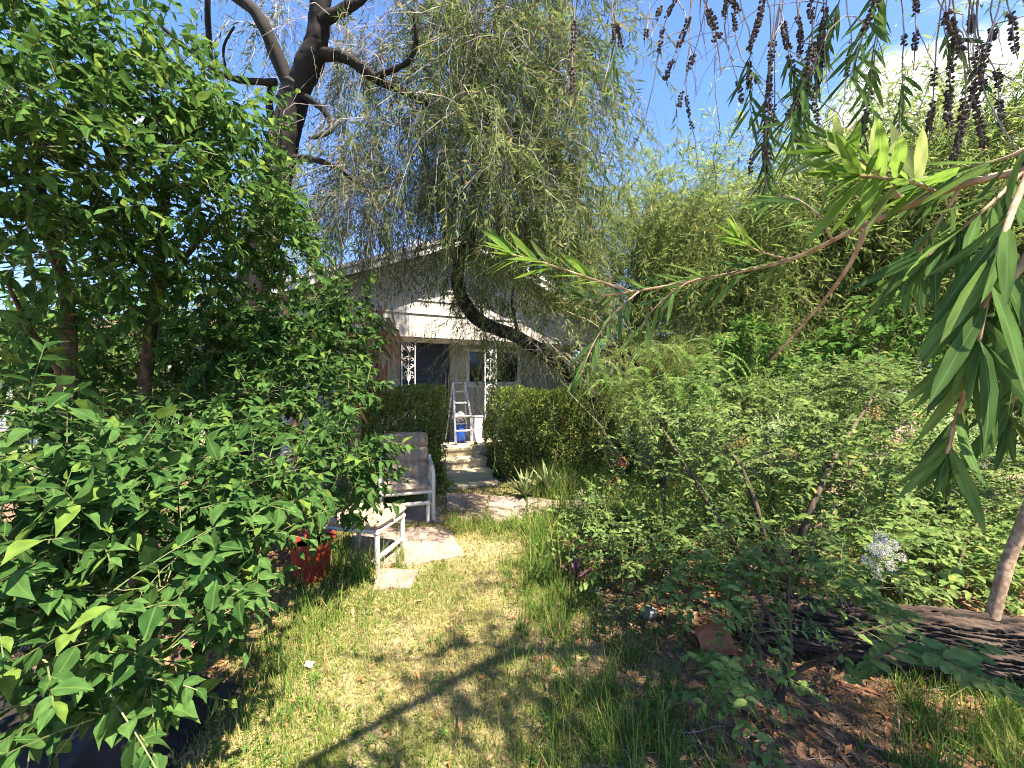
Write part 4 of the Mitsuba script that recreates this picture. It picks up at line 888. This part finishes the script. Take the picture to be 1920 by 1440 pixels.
# ------------------------------------------------------------------ crape myrtles
def flower_head(owner, c, r, n, bsdf, name='flower_head'):
    u = rand_dirs(n) * r * rng.uniform(.5, 1, (n, 1)) * [1, 1, 1.1]
    LV = Leaves(); LV.add(c + u, u + rng.normal(size=(n, 3)) * r * .8, rng.normal(size=(n, 3)), r * .19, r * .16, .5, .5)
    m, uv = leaf_mesh(LV.data(), 'ellip_far'); k = put(f'{owner}__{name}', m, bsdf, True, uv); labels[k] = {'kind': 'stuff'}
    return k
kw = dict(bsdf='m_crape_leaf', near='ellip', far='ellip_far', opposite=True, spread=1.15, grav=.12, ratio=.52, tw=(.22, .42), leaves=14, stem_m='m_stem', droop=.25, upw=.35, flat=.8, near_px=16)
cm = thing('crape_myrtle', 'bushy crape myrtle in the right half with white flower heads and dry seed heads', 'shrub')
shrub(cm, [(a_, b_, y_, r_ * .66) for a_, b_, y_, r_ in [(1230, 770, 3.7, 80), (1330, 730, 3.7, 80), (1330, 830, 3.3, 110), (1430, 770, 3.5, 100), (1450, 880, 3.0, 110), (1560, 800, 3.3, 100), (1600, 720, 3.5, 70), (1260, 900, 3.2, 80), (1350, 970, 2.9, 90), (1490, 990, 2.7, 90), (1620, 920, 2.9, 95), (1700, 820, 3.3, 90), (1660, 1010, 2.5, 70), (1560, 1060, 2.3, 60), (1700, 720, 3.6, 60), (1500, 720, 3.7, 80), (1800, 760, 3.6, 70), (1180, 840, 3.8, 60), (1560, 930, 2.9, 90), (1330, 790, 2.9, 75), (1240, 790, 3.1, 70), (1640, 730, 3.0, 75), (1700, 790, 2.9, 60), (1390, 870, 2.7, 70), (1570, 850, 2.7, 75), (1300, 890, 2.75, 70), (1480, 760, 3.0, 60), (1650, 880, 2.65, 60)]], 34, .056,
    [([(1450, 1140, 2.72), (1430, 1000, 2.6), (1390, 880, 2.7), (1330, 800, 2.9)], .028, .009), ([(1440, 1140, 2.72), (1370, 1010, 2.6), (1300, 900, 2.75), (1240, 800, 3.1)], .026, .008), ([(1460, 1140, 2.72), (1510, 980, 2.55), (1570, 850, 2.7), (1640, 740, 3.0)], .028, .008), ([(1460, 1140, 2.72), (1570, 1000, 2.6), (1660, 880, 2.9), (1700, 800, 3.2)], .018, .006), ([(1445, 1140, 2.72), (1450, 960, 2.9), (1440, 840, 3.2), (1430, 740, 3.5)], .018, .006)], 300, **kw)
for a, b, r_ in ((1650, 1008, .035), (1672, 1022, .034), (1638, 1030, .036), (1662, 1045, .036), (1640, 1062, .030), (1672, 1064, .030), (1652, 1030, .040), (1622, 1050, .026), (1690, 1045, .024), (1648, 1080, .022)): flower_head(cm, P(a, b, 2.1 + rng.normal() * .02), r_, 190, 'm_white_petal')
for a, b, y, r in ((1390, 830, 2.75, .065), (1368, 838, 2.75, .05), (1640, 775, 2.7, .06), (1480, 850, 2.6, .045)): flower_head(cm, P(a, b, y), r, 130, 'm_seed', 'seed_head')
flower_head(cm, P(1685, 737, 3.2), .05, 70, 'm_white_petal'); flower_head(cm, P(1500, 850, 2.9), .04, 50, 'm_white_petal')
cn = thing('crape_myrtle_001', 'young crape myrtle with bare lower stems standing in the mulch at the lower right', 'shrub')
shrub(cn, [(1230, 1010, 2.6, 60), (1290, 1075, 2.3, 70), (1400, 1090, 2.1, 60), (1350, 1040, 2.3, 60), (1470, 1100, 2.0, 45), (1560, 1120, 1.9, 45), (1640, 1100, 1.95, 40), (1180, 1060, 2.6, 40), (1380, 1240, 1.75, 40), (1350, 1300, 1.7, 30), (1410, 1180, 1.8, 25), (1120, 1020, 2.9, 50), (1150, 960, 3.2, 60)], 26, .055,
    [([(1455, 1325, 1.9), (1470, 1240, 1.92), (1440, 1150, 1.95), (1390, 1080, 2.1)], .020, .007), ([(1445, 1325, 1.9), (1420, 1200, 1.95), (1425, 1120, 2.0), (1330, 1050, 2.2)], .014, .006), ([(1460, 1325, 1.9), (1480, 1230, 1.9), (1478, 1120, 1.95), (1480, 1060, 2.0)], .016, .006), ([(1462, 1290, 1.9), (1500, 1255, 1.8), (1560, 1230, 1.65), (1600, 1205, 1.5)], .014, .006), ([(1425, 1210, 1.92), (1300, 1120, 2.2), (1220, 1040, 2.5)], .01, .004)], 200, **kw)
def pinnate(owner, pts, n, L, ratio=.55):
    pth = resample(W(pts), 40); lv = Leaves()
    key = put(owner + '__leafy_twig', limb(W(pts), .003, .0015, 40, 6), 'm_stem', True)
    for k in range(n):
        pos, td = along(pth[None], np.array([.08 + .9 * k / n])); sd = nrm(np.cross(td, [0, 0, 1.0]))
        for sg in (-1, 1):
            Lk = L * rng.uniform(.8, 1.15) * (1 - .35 * k / n)
            lv.add(pos, td * .45 + sd * sg + rng.normal(size=(1, 3)) * .12 + [0, 0, -.1], np.array([[0, -.15, 1.0]]) + rng.normal(size=(1, 3)) * .22, Lk, Lk * ratio, rng.uniform(0, .25), .15)
    plant_leaves(key, lv, 'm_crape_leaf', 'ellip', 'ellip', 80)
pinnate(cn, [(1590, 1275, 1.35), (1630, 1240, 1.3), (1680, 1215, 1.28), (1740, 1195, 1.3)], 9, .085)
pinnate(cn, [(1720, 1205, 1.3), (1780, 1240, 1.2), (1850, 1275, 1.12), (1930, 1310, 1.05)], 10, .095)
pinnate(cn, [(1600, 1190, 1.5), (1660, 1170, 1.5), (1710, 1160, 1.5)], 7, .075)
pinnate(cn, [(1770, 1240, 1.25), (1810, 1220, 1.25), (1850, 1205, 1.28)], 6, .07)
pinnate(cn, [(1600, 1120, 1.9), (1650, 1130, 1.8), (1700, 1150, 1.7)], 7, .075)
pinnate(cn, [(1395, 1260, 1.7), (1370, 1290, 1.65), (1350, 1330, 1.6), (1410, 1300, 1.6)], 8, .07)
cr = thing('crape_myrtle_002', 'leafy crape myrtle at the right edge behind the fallen trunk', 'shrub')
shrub(cr, [(1850, 1060, 2.9, 70), (1760, 1060, 2.8, 70), (1890, 1010, 3.2, 60), (1720, 990, 3.0, 60), (1820, 940, 3.6, 60), (1690, 1090, 2.7, 50), (1900, 900, 3.6, 60), (1780, 870, 3.7, 60), (1650, 850, 3.8, 60), (1850, 990, 3.2, 60), (1700, 1060, 2.8, 50)], 26, .065,
    [([(1790, 1150, 2.9), (1800, 1050, 2.9), (1850, 950, 3.2)], .016, .006), ([(1780, 1150, 2.9), (1740, 1040, 2.9), (1700, 960, 3.0)], .014, .006)], 200, **kw)
flower_head(cr, P(1840, 870, 3.5), .05, 60, 'm_white_petal'); flower_head(cr, P(1885, 860, 3.6), .05, 60, 'm_white_petal')

# ------------------------------------------------------------------ other shrubs between the trees
fr = thing('feathery_shrub', 'light green shrub of long feathery fronds between the right hedge and the crape myrtle', 'shrub')
fb = np.array([P(px, py, Y) for px, py, Y in ((1230, 640, 3.7), (1290, 690, 3.3), (1310, 700, 3.4), (1200, 700, 3.8), (1160, 720, 4.0), (1260, 720, 3.4), (1340, 660, 3.6), (1130, 680, 4.3))])
put(fr + '__stem', limb([[1.55, 3.75, -.05], [1.5, 3.65, .9], [1.45, 3.55, 1.75]], .022, .010, 16, 8, .3), 'm_stem', True)
fp = strands(np.repeat(fb, 7, 0) + rng.normal(size=(56, 3)) * .06, rng.normal(size=(56, 3)) * [1, .7, .4] + [0, -.2, .35], rng.uniform(.35, .65, 56), 12, .20, .05)
LV = Leaves()
for k in range(22):
    pos, td = along(fp, np.full(56, .1 + .88 * k / 22)); sd = nrm(np.cross(td, [0, 0, 1.0]) + 1e-6)
    for sg in (-1, 1):
        Lk = .052 * (1 - .55 * abs(k / 22 - .35)) * rng.uniform(.85, 1.15, 56)
        LV.add(pos, td * .5 + sd * sg + rng.normal(size=(56, 3)) * .1 + [0, 0, -.12], rng.normal(size=(56, 3)) * .25 + [0, -.2, 1], Lk, Lk * .30, .1, .2)
kk = put(fr + '__fronds', tubes(fp, .0022, .001, 4), 'm_green_stem'); labels[kk] = {'kind': 'stuff'}
plant_leaves(fr, LV, 'm_weed_leaf', 'ellip', 'ellip_far', 0)
lt = thing('leaning_trunk', 'thick brown tree trunk leaning in the shade behind the crape myrtle', 'tree trunk')
put(lt + '__trunk', limb([[2.15, 3.45, -.1], P(1510, 1000, 3.4), P(1570, 920, 3.5), P(1640, 850, 3.6), P(1760, 760, 3.8)], .15, .07, 40, 16, .6), 'm_tan_bark', True)
thing('round_leaf_shrub', 'shrub with broad rounded green leaves in front of the weeping trees', 'shrub')
shrub('round_leaf_shrub', [(1400, 640, 4.3, 40), (1350, 670, 4.3, 40), (1470, 680, 4.1, 40), (1550, 655, 4.2, 35), (1640, 600, 4.2, 45), (1700, 640, 4.2, 40), (1600, 660, 4.1, 40), (1750, 700, 4.0, 40)], 20, .105,
    [([(1500, 1000, 4.3), (1480, 800, 4.3), (1400, 650, 4.3)], .022, .007), ([(1500, 1000, 4.3), (1580, 800, 4.2), (1660, 620, 4.2)], .022, .007)], 60, bsdf='m_weed_leaf', near='ovate', far='ovate_far', ratio=.62, leaves=7)
for k, (px, py, Y, h) in enumerate(((1424, 640, 4.0, .95), (1478, 590, 4.2, 1.0), (1505, 700, 3.9, .6))):
    key = 'spiky_weed' + (f'_{k:03d}' if k else '')
    thing(key, ['upright bright green spiky weed among the right shrubs, middle of three', 'tallest upright spiky weed before the weeping trees', 'shortest upright spiky weed, rightmost of three'][k], 'weed', 'upright spiky weeds')
    b = P(px, py, Y); b[2] -= .15
    pth = strands((b - [0, 0, .9])[None], np.array([[.05, 0, 1.0]]), .9 + h * .5, 16, -.05, .04)
    put(key + '__stem', tube(pth[0], np.linspace(.006, .002, 16), 6), 'm_green_stem')
    LV = Leaves(); strand_leaves(LV, pth, 110, .075, .16, .35, .8, .15, .5); plant_leaves(key, LV, 'm_brush_young', 'lance', 'lance_far', 0)
# ------------------------------------------------------------------ smaller plants
def rosette(key, c, n, L, ratio, elev, bsdf, tpl='strap', fold=.35, bend=.1, seed=0):
    r = np.random.default_rng(seed); lv = Leaves(); c = np.asarray(c, float)
    az = np.arange(n) * 2.4 + r.random(n); el = np.radians(r.uniform(*elev, n))
    d = np.stack([np.cos(az) * np.cos(el), np.sin(az) * np.cos(el), np.sin(el)], 1)
    nn = np.stack([-np.cos(az) * np.sin(el), -np.sin(az) * np.sin(el), np.cos(el)], 1)
    Lk = L * r.uniform(.7, 1.1, n)
    lv.add(c + d * L * .05, d, nn, Lk, Lk * ratio, r.uniform(-.1, 2 * bend, n), fold)
    plant_leaves(key, lv, bsdf, tpl, tpl, n)
for k, (px, py, L) in enumerate(((985, 925, .42), (1030, 925, .50), (1068, 922, .38))):
    key = 'aloe_plant' + (f'_{k:03d}' if k else '')
    thing(key, ['spiky grey-green aloe nearest the porch steps below the hedge', 'tallest spiky aloe, middle of the three below the right hedge', 'spiky aloe nearest the white flowers, rightmost of the three'][k], 'aloe', 'aloes below the right hedge')
    g = GP(px, py); rosette(key, [g[0], g[1] - .05, float(gz(*g)) + .02], 32, L, .115, (20, 80), 'm_aloe', seed=30 + k, bend=.12)
thing('purple_plant', 'purple leaved spiky plant at the edge of the lawn', 'plant')
rosette('purple_plant', [.53, 3.05, .04], 26, .20, .16, (15, 80), 'm_purple', seed=41)
thing('wilted_banana_plant', 'wilted banana plant with brown and orange hanging leaves before the porch', 'plant')
put('wilted_banana_plant__stalk', limb([HP(-.92, -1.15, -.05), HP(-.88, -1.05, 1.2), HP(-.80, -1.0, 2.4)], .08, .05, 24, 12, .4), 'm_tan_bark', True)
lv = Leaves(); r = np.random.default_rng(9); n = 80
pp_ = np.stack([r.uniform(-1.2, -.42, n), r.uniform(-1.35, -.85, n), r.uniform(1.75, 2.85, n)], 1) @ M4[:3, :3].T + O
lv.add(pp_, r.normal(size=(n, 3)) * [.35, .35, .2] + [.05, 0, -1], r.normal(size=(n, 3)) + [.4, -.8, .2], r.uniform(.25, .85, n), r.uniform(.03, .09, n), r.uniform(-.7, .7, n), r.uniform(.3, 1.6, n))
plant_leaves('wilted_banana_plant', lv, 'm_dead_leaf', 'strap', 'strap', n)
thing('wilted_banana_plant_001', 'brown dried banana leaves hanging in the dark gap under the left eave', 'plant')
put('wilted_banana_plant_001__stalk', limb([P(560, 960, 5.0), P(555, 760, 5.0), P(550, 640, 5.0)], .07, .045, 20, 12, .4), 'm_tan_bark', True)
lv = Leaves(); n = 22; pp_ = np.stack([r.uniform(500, 640, n), r.uniform(570, 660, n), r.uniform(4.8, 5.2, n)], 1); pp_ = np.array([P(*q) for q in pp_])
lv.add(pp_, r.normal(size=(n, 3)) * [.8, .5, .3] + [0, 0, -.6], r.normal(size=(n, 3)) + [.4, -.8, .2], r.uniform(.3, .7, n), r.uniform(.04, .10, n), r.uniform(-.2, .3, n), .9)
plant_leaves('wilted_banana_plant_001', lv, 'm_dead_leaf', 'strap', 'strap', n)
def small_flowering(key, label, c, r_, n, leaf, petal, npet, catg='flowers', L=.05, pr=.018, hgt=.25):
    thing(key, label, catg)
    c = np.asarray(c, float); lv = Leaves()
    b = c + rng.normal(size=(n, 3)) * [r_ * .5, r_ * .5, 0] ; d = rng.normal(size=(n, 3)) * .4 + [0, 0, 1]
    pth = spray(lv, b, d, rng.uniform(hgt * .6, hgt, n), 8, L, .3)
    k = put(key + '__stems', tubes(pth, .002, .001, 3), 'm_green_stem'); labels[k] = {'kind': 'stuff'}
    plant_leaves(key, lv, leaf, 'ellip_far', 'ellip_far', 0)
    for q in range(npet):
        e = pth[q % n, -1] + [0, 0, .01]
        flower_head(key, e, pr, 24, petal, 'flower')
g = GP(1100, 948); small_flowering('white_flowers', 'low cluster of white flowers beside the path, right of the aloes', [g[0], g[1], float(gz(*g))], .22, 26, 'm_weed_leaf', 'm_white_petal', 24, pr=.035, hgt=.20)
g = P(1165, 930, 4.7); small_flowering('firecracker_plant', 'plant with hanging red flowers right of the hedge, before the dark trunk', [g[0], g[1], float(gz(g[0], g[1]))], .25, 22, 'm_weed_leaf', 'm_red_petal', 12, 'plant', pr=.038, hgt=.62)
g = HP(2.6, -1.25, .0); small_flowering('red_flowers', 'red flowers poking out of the sunlit hedge', [g[0], g[1], .1], .2, 14, 'm_hedge_leaf', 'm_red_petal', 5, pr=.04, hgt=1.0)
g = GP(1905, 1010); small_flowering('red_flowers_001', 'red bottlebrush flowers at the right edge above the planter box', [g[0], g[1], .3], .12, 10, 'm_weed_leaf', 'm_red_petal', 3, pr=.05, hgt=.45)
g = GP(1112, 1125); small_flowering('white_flowers_001', 'small pale flower sprig in the shade beside the purple plant', [g[0], g[1], float(gz(*g))], .08, 8, 'm_weed_leaf', 'm_white_petal', 5, pr=.022, hgt=.14)

for a, b, y, r_ in ((1168, 828, 4.6, .035), (1166, 858, 4.6, .05), (1170, 872, 4.6, .04)): flower_head('firecracker_plant', P(a, b, y), r_, 40, 'm_red_petal', 'flower')
for a, b, y, r_ in ((1057, 790, 6.35, .06), (1100, 815, 6.2, .06), (1112, 818, 6.2, .05)): flower_head('red_flowers', P(a, b, y), r_, 30, 'm_red_petal', 'flower')
for a, b in ((1090, 925), (1105, 935), (1118, 925), (1100, 945)): flower_head('white_flowers', P(a, b, 4.9), .055, 60, 'm_white_petal', 'flower')
# ------------------------------------------------------------------ ground cover, grass, litter
def gpts(n, x0, x1, y0, y1):
    x, y = rng.uniform(x0, x1, n), rng.uniform(y0, y1, n); return x, y
def on_slab(x, y):
    from matplotlib.path import Path
    k = np.zeros(len(x), bool)
    for s in SL: k |= Path(s).contains_points(np.stack([x, y], 1))
    return k
def inside_poly(poly, x, y):
    poly = np.array(poly); k = np.zeros(len(x), bool); j = len(poly) - 1
    for i in range(len(poly)):
        xi, yi, xj, yj = *poly[i], *poly[j]
        k ^= ((yi > y) != (yj > y)) & (x < (xj - xi) * (y - yi) / (yj - yi + 1e-12) + xi); j = i
    return k
def slabs(x, y):
    k = np.zeros(len(x), bool)
    for s in SL: k |= inside_poly(s, x, y)
    return k
def mulchness(x, y):
    a = meshkit.fbm(np.stack([x * 2.2, y * 2.2, 0 * x], -1), 4, 0)
    m = np.clip((x + (a - .5) * 1.4 + .06 * y - .38) / .5, 0, 1) * np.clip((5.0 - y) / 1.2, 0, 1)
    return np.maximum(m, np.clip((-1.02 - x + (a - .5) * .9 - .14 * y) / .5, 0, 1))
def blades(LVg, x, y, h, w, lean=.5, bend=.3):
    n = len(x); az = rng.uniform(0, 2 * np.pi, n); ln = np.abs(rng.normal(size=n)) * lean
    d = np.stack([np.cos(az) * ln, np.sin(az) * ln, np.ones(n)], 1)
    nn = np.stack([-np.cos(az), -np.sin(az), ln], 1)
    LVg.add(np.stack([x, y, gz(x, y) - .004], 1), d, -nn, h, w, bend * rng.uniform(.3, 1.8, n), 0.0)
LVg = Leaves()
# short lawn: denser near the camera
x, y = gpts(480000, -3.4, 3.8, 1.2, 6.4)
patch = meshkit.fbm(np.stack([x * 3, y * 3, 0 * x], -1), 3, 7)
keep = (rng.random(len(x)) < np.clip(1.9 / y, .25, 1.0) * np.clip((patch - .22) * 4, .22, 1)) & (~slabs(x, y) | (rng.random(len(x)) < .10)) & (rng.random(len(x)) > mulchness(x, y) * .93) & (np.abs(x) < y * 1.45)
x, y = x[keep], y[keep]
blades(LVg, x, y, rng.uniform(.016, .048, len(x)), rng.uniform(.0026, .0050, len(x)) * np.clip(y / 2, 1, 2), 3.0, .8)
x, y = gpts(170000, -2.6, 3.2, 1.2, 5.0)
keep = (rng.random(len(x)) < np.clip(1.9 / y, .3, 1.0)) & (rng.random(len(x)) > mulchness(x, y) * .9) & (np.abs(x) < y * 1.45) & (~slabs(x, y) | (rng.random(len(x)) < .12))
x, y = x[keep], y[keep]; n = len(x); az = rng.uniform(0, 2 * np.pi, n)
LVg.add(np.stack([x, y, gz(x, y) + rng.uniform(.002, .016, n) + .028 * slabs(x, y)], 1), np.stack([np.cos(az), np.sin(az), rng.normal(size=n) * .25], 1), rng.normal(size=(n, 3)) * .3 + [0, 0, 1], rng.uniform(.03, .075, n), rng.uniform(.0025, .0045, n), rng.uniform(-.2, .3, n), 0.0)
D = LVg.data(); (v, f), uv = leaf_mesh(D, 'lance_far'); put('lawn_grass', (v, f), 'm_grass', True, uv); thing('lawn_grass', 'short patchy lawn grass, dry and yellow in the sun', 'grass', kind='stuff')
LVg = Leaves()
def tuft_field(n, x0, x1, y0, y1, dens, h, w, per=14):
    x, y = gpts(n, x0, x1, y0, y1); k = (rng.random(n) < dens(x, y)) & ~slabs(x, y); x, y = x[k], y[k]
    x = np.repeat(x, per) + rng.normal(size=len(x) * per) * .025; y = np.repeat(y, per) + rng.normal(size=len(y) * per) * .025
    blades(LVg, x, y, rng.uniform(*h, len(x)), rng.uniform(*w, len(x)), 1.1, 1.5)
tuft_field(1500, -.1, 1.3, 1.25, 3.4, lambda x, y: .30 * np.clip(1 - np.abs(x - .45 + .1 * (y - 2)) / .55, 0, 1), (.05, .115), (.004, .007))
tuft_field(420, -1.7, -.9, 1.75, 3.2, lambda x, y: .35 * np.clip(1 - np.abs(x + 1.25 + .1 * (y - 2)) / .35, 0, 1), (.05, .11), (.003, .006))
tuft_field(300, -1.8, -.95, 3.0, 3.9, lambda x, y: .35 + 0 * x, (.08, .20), (.004, .006))
tuft_field(900, 1.5, 3.4, 1.3, 2.05, lambda x, y: np.clip((x - .98 * y) * 1.3 + .1, 0, .9), (.04, .085), (.004, .007))
tuft_field(1600, .2, 3.2, 3.8, 6.6, lambda x, y: .8 * np.clip((y - 3.6), 0, 1) * (x > -.2 + .1 * y) * np.clip(1.4 - np.abs(y - 4.6) * .3, .3, 1), (.08, .26), (.005, .009))
tuft_field(260, -.35, .5, 3.0, 4.1, lambda x, y: .7 * (x > .15), (.07, .2), (.004, .008))
tuft_field(250, -.75, .5, 4.0, 4.6, lambda x, y: .5 + 0 * x, (.05, .12), (.004, .007))
tuft_field(900, 2.6, 6, 2.8, 6.0, lambda x, y: .5 + 0 * x, (.10, .30), (.006, .010))
tuft_field(500, -7, -2.3, 2.5, 7.5, lambda x, y: .5 + 0 * x, (.06, .2), (.006, .010))
D = LVg.data(); (v, f), uv = leaf_mesh(D, 'blade'); put('tall_grass', (v, f), 'm_tall_grass', True, uv); thing('tall_grass', 'longer green grass in tufts along the lawn edges', 'grass', kind='stuff')
# leafy weeds
LVw = Leaves(); wp = []
for n, x0, x1, y0, y1, h, L in ((330, .15, 1.6, 3.0, 4.9, (.10, .32), .05), (110, .1, 1.2, 1.3, 2.9, (.04, .10), .026), (60, -1.4, -.3, 1.3, 2.6, (.03, .07), .026), (260, 1.4, 4.0, 3.0, 5.8, (.2, .6), .06), (180, -4, -1.9, 2.6, 5.5, (.15, .5), .07), (120, .9, 3.0, 4.8, 6.0, (.15, .4), .05)):
    x, y = gpts(n, x0, x1, y0, y1); k = ~slabs(x, y); x, y = x[k], y[k]; b = np.stack([x, y, gz(x, y)], 1)
    wp.append(spray(LVw, b, rng.normal(size=(len(x), 3)) * .35 + [0, 0, 1], rng.uniform(*h, len(x)), 11, L, .5, 1.0, .1, bend=.15))
put('leafy_weeds__stems', tubes(np.concatenate(wp), .002, .001, 3), 'm_green_stem'); labels['leafy_weeds__stems'] = {'kind': 'stuff'}
plant_leaves('leafy_weeds', LVw, 'm_weed_leaf', 'ellip', 'ellip_far', 0)
thing('leafy_weeds', 'low leafy green weeds growing over the bed between lawn and path', 'ground cover', kind='stuff')
# litter: dead leaves and curled strips
LVl = Leaves()
x, y = gpts(30000, -3.0, 4.2, 1.2, 4.8); k = (rng.random(len(x)) < .14 + .86 * mulchness(x, y) ** 1.2) & (np.abs(x) < y * 1.45); x, y = x[k], y[k]; n = len(x)
az = rng.uniform(0, 2 * np.pi, n); L = rng.uniform(.02, .075, n)
LVl.add(np.stack([x, y, gz(x, y) + rng.uniform(.003, .02, n)], 1), np.stack([np.cos(az), np.sin(az), rng.normal(size=n) * .22], 1), rng.normal(size=(n, 3)) * .35 + [0, 0, 1], L, np.where(rng.random(n) < .65, L * .10, L * .36), rng.uniform(-.2, .3, n), .4)
(v, f), uv = leaf_mesh(LVl.data(), 'ellip_far'); put('leaf_litter', (v, f), 'm_litter', True, uv); thing('leaf_litter', 'brown fallen leaves and shredded mulch on the ground', 'leaf litter', kind='stuff')
n = 320; x, y = gpts(n, .3, 3.2, 1.3, 3.6); b = np.stack([x, y, gz(x, y) + .012], 1)
put('fallen_twigs', tubes(strands(b, rng.normal(size=(n, 3)) * [1, 1, .08], rng.uniform(.06, .3, n), 6, .0, .12), .0022, .001, 4), 'm_twig'); thing('fallen_twigs', 'thin dry twigs scattered over the mulch', 'twigs', kind='stuff')

# ------------------------------------------------------------------ neighbouring house and background trees
nb = thing('neighbour_house', 'grey clapboard house glimpsed through the leaves at the far left', 'house')
nx0, nx1, nyy = -17.5, -10.2, 10.5
put(nb + '__wall', box([nx0, nyy + .03, -.2], [nx1, nyy + 6, 3.0]), 'm_wall')
put(nb + '__window', cat(box([-13.9, nyy - .05, 1.2], [-13.8, nyy + .02, 2.6]), box([-12.9, nyy - .05, 1.2], [-12.8, nyy + .02, 2.6]), box([-13.8, nyy - .05, 2.5], [-12.9, nyy + .02, 2.6]), box([-13.8, nyy - .05, 1.2], [-12.9, nyy + .02, 1.3])), 'm_fascia')
put(nb + '__window__pane', box([-13.8, nyy - .02, 1.3], [-12.9, nyy + .01, 2.5]), 'm_glass')
for k in range(16):
    b = box([nx0 - .02, -.008, 0], [nx1 + .02, .008, .215]); b.apply_transform(trimesh.transformations.rotation_matrix(-.07, [1, 0, 0])); b.apply_translation([0, nyy + .012, -.2 + k * .2])
    scene[f'{nb}__board' + (f'_{k:03d}' if k else '')] = mikit.ply(b, 'm_grey_bin')
v = np.array([[nx0 - .4, nyy - .5, 3.0], [nx1 + .4, nyy - .5, 3.0], [nx1 + .4, nyy + 3, 3.9], [nx0 - .4, nyy + 3, 3.9], [nx0 - .4, nyy + 6.5, 3.0], [nx1 + .4, nyy + 6.5, 3.0]])
put(nb + '__roof', trimesh.Trimesh(np.vstack([v, v + [0, 0, .12]]), [[0, 1, 2], [0, 2, 3], [3, 2, 5], [3, 5, 4], [6, 7, 8], [6, 8, 9], [9, 8, 11], [9, 11, 10], [0, 1, 7], [0, 7, 6], [1, 2, 8], [1, 8, 7], [0, 3, 9], [0, 9, 6]], process=False), 'm_red_roof')
def far_tree(key, label, x, y, h, r, n, bsdf='m_far_leaf', L=.16, trunk=.16):
    thing(key, label, 'tree', None)
    put(key + '__trunk', limb([[x, y, -.2], [x + .2, y, h * .4], [x - .1, y, h * .75]], trunk, trunk * .4, 16, 8, .3), 'm_dark_bark', True)
    LV = Leaves(); nc = 26
    cu = rand_dirs(nc) * rng.uniform(.3, 1, (nc, 1)) * [r, r, h * .42] + [x, y, h * .6]
    for c in cu:
        b, d = clump_twigs(c, r * .38, n // nc, .8, .2)
        spray(LV, b, d, .5, 6, L, .45, .9, .3)
    plant_leaves(key, LV, bsdf, 'ellip_far', 'ellip_far', 0, rest='crown')
for k, (x, y, h, r, n, lb) in enumerate(((-9.0, 12.5, 5.4, 2.4, 900, 'leafy green tree behind the left shrub, nearest the neighbouring house'), (-6.2, 15.5, 5.2, 2.4, 900, 'pale green tree rising behind the left end of the roof'), (-14, 9, 4.6, 2.2, 700, 'tree at the far left beside the grey clapboard house'), (10.5, 12, 6.5, 3.0, 900, 'broad tree behind the weeping bottlebrushes at the right'),
        (4.5, 15, 5.0, 3.0, 800, 'tree behind the house at its right end'), (13.5, 7.5, 5.5, 2.6, 800, 'tree at the far right beyond the planter box'), (-20, 22, 8, 4, 800, 'tall far tree at the left beyond the neighbouring house'))):
    far_tree('background_tree' + (f'_{k:03d}' if k else ''), lb, x, y, h, r, n)
for k, (x, y, h, r) in enumerate(((2.9, 10.4, 4.2, 1.7), (6.6, 11.2, 4.6, 2.0), (9.6, 10.2, 4.4, 2.0), (11.5, 7.6, 4.0, 1.9), (-6.5, 9.5, 3.4, 1.5), (-9.3, 8.4, 3.0, 1.5))):
    key = 'background_shrub' + (f'_{k:03d}' if k else '')
    thing(key, ['dark shrub behind the weeping trees, nearest the house', 'dark shrub behind the widest weeping tree', 'dark shrub behind the tall feathery tree', 'dark shrub behind the weeping tree at the right edge', 'shrub between the two houses, nearer the porch', 'shrub in front of the grey clapboard house'][k], 'shrub')
    LV = Leaves(); bs = []
    for c in rand_dirs(26) * [r, r * .6, h * .48] * rng.uniform(.4, 1, (26, 1)) + [x, y, h * .48]:
        b, d = clump_twigs(c, r * .42, 52, .8, .2); b[:, 2] = np.maximum(b[:, 2], .05); bs.append(spray(LV, b, d, .5, 6, .17, .45, .9, .3))
    kk = put(key + '__twigs', tubes(np.concatenate(bs), .006, .003, 3), 'm_stem'); labels[kk] = {'kind': 'stuff'}
    plant_leaves(key, LV, 'm_far_leaf', 'ellip_far', 'ellip_far', 0)
# fan palm behind the roof, dry hanging fronds
pl = thing('palm_tree', 'palm with yellow-green fronds behind the left end of the roof', 'palm')
pc = P(585, 470, 8.5)
put(pl + '__trunk', limb([[pc[0], pc[1], -.1], [pc[0] + .1, pc[1], 2], [pc[0], pc[1], pc[2]]], .13, .11, 20, 10, .3), 'm_stem', True)
r = np.random.default_rng(5)
for k in range(18):
    az = k * 2.4; el = r.uniform(-.5, 1.0); d = np.array([math.cos(az) * math.cos(el), math.sin(az) * math.cos(el), math.sin(el)])
    pth = strands((pc + d * .1)[None], d[None], 1.25, 10, .16, .03); lv = Leaves()
    strand_leaves(lv, pth, 44, .38, .06, .3, .9, .25, .3)
    (v, f), uv = leaf_mesh(lv.data(), 'lance_far'); kk = put(pl + '__frond', (v, f), 'm_dead_leaf' if el < -.15 else 'm_brush_bright', False, uv)
def ntri():
    return sum(len(meshkit.WRITTEN[d['filename']][1]) for d in scene.values() if d.get('type') == 'ply')
print("entries", len(scene), "triangles", ntri())
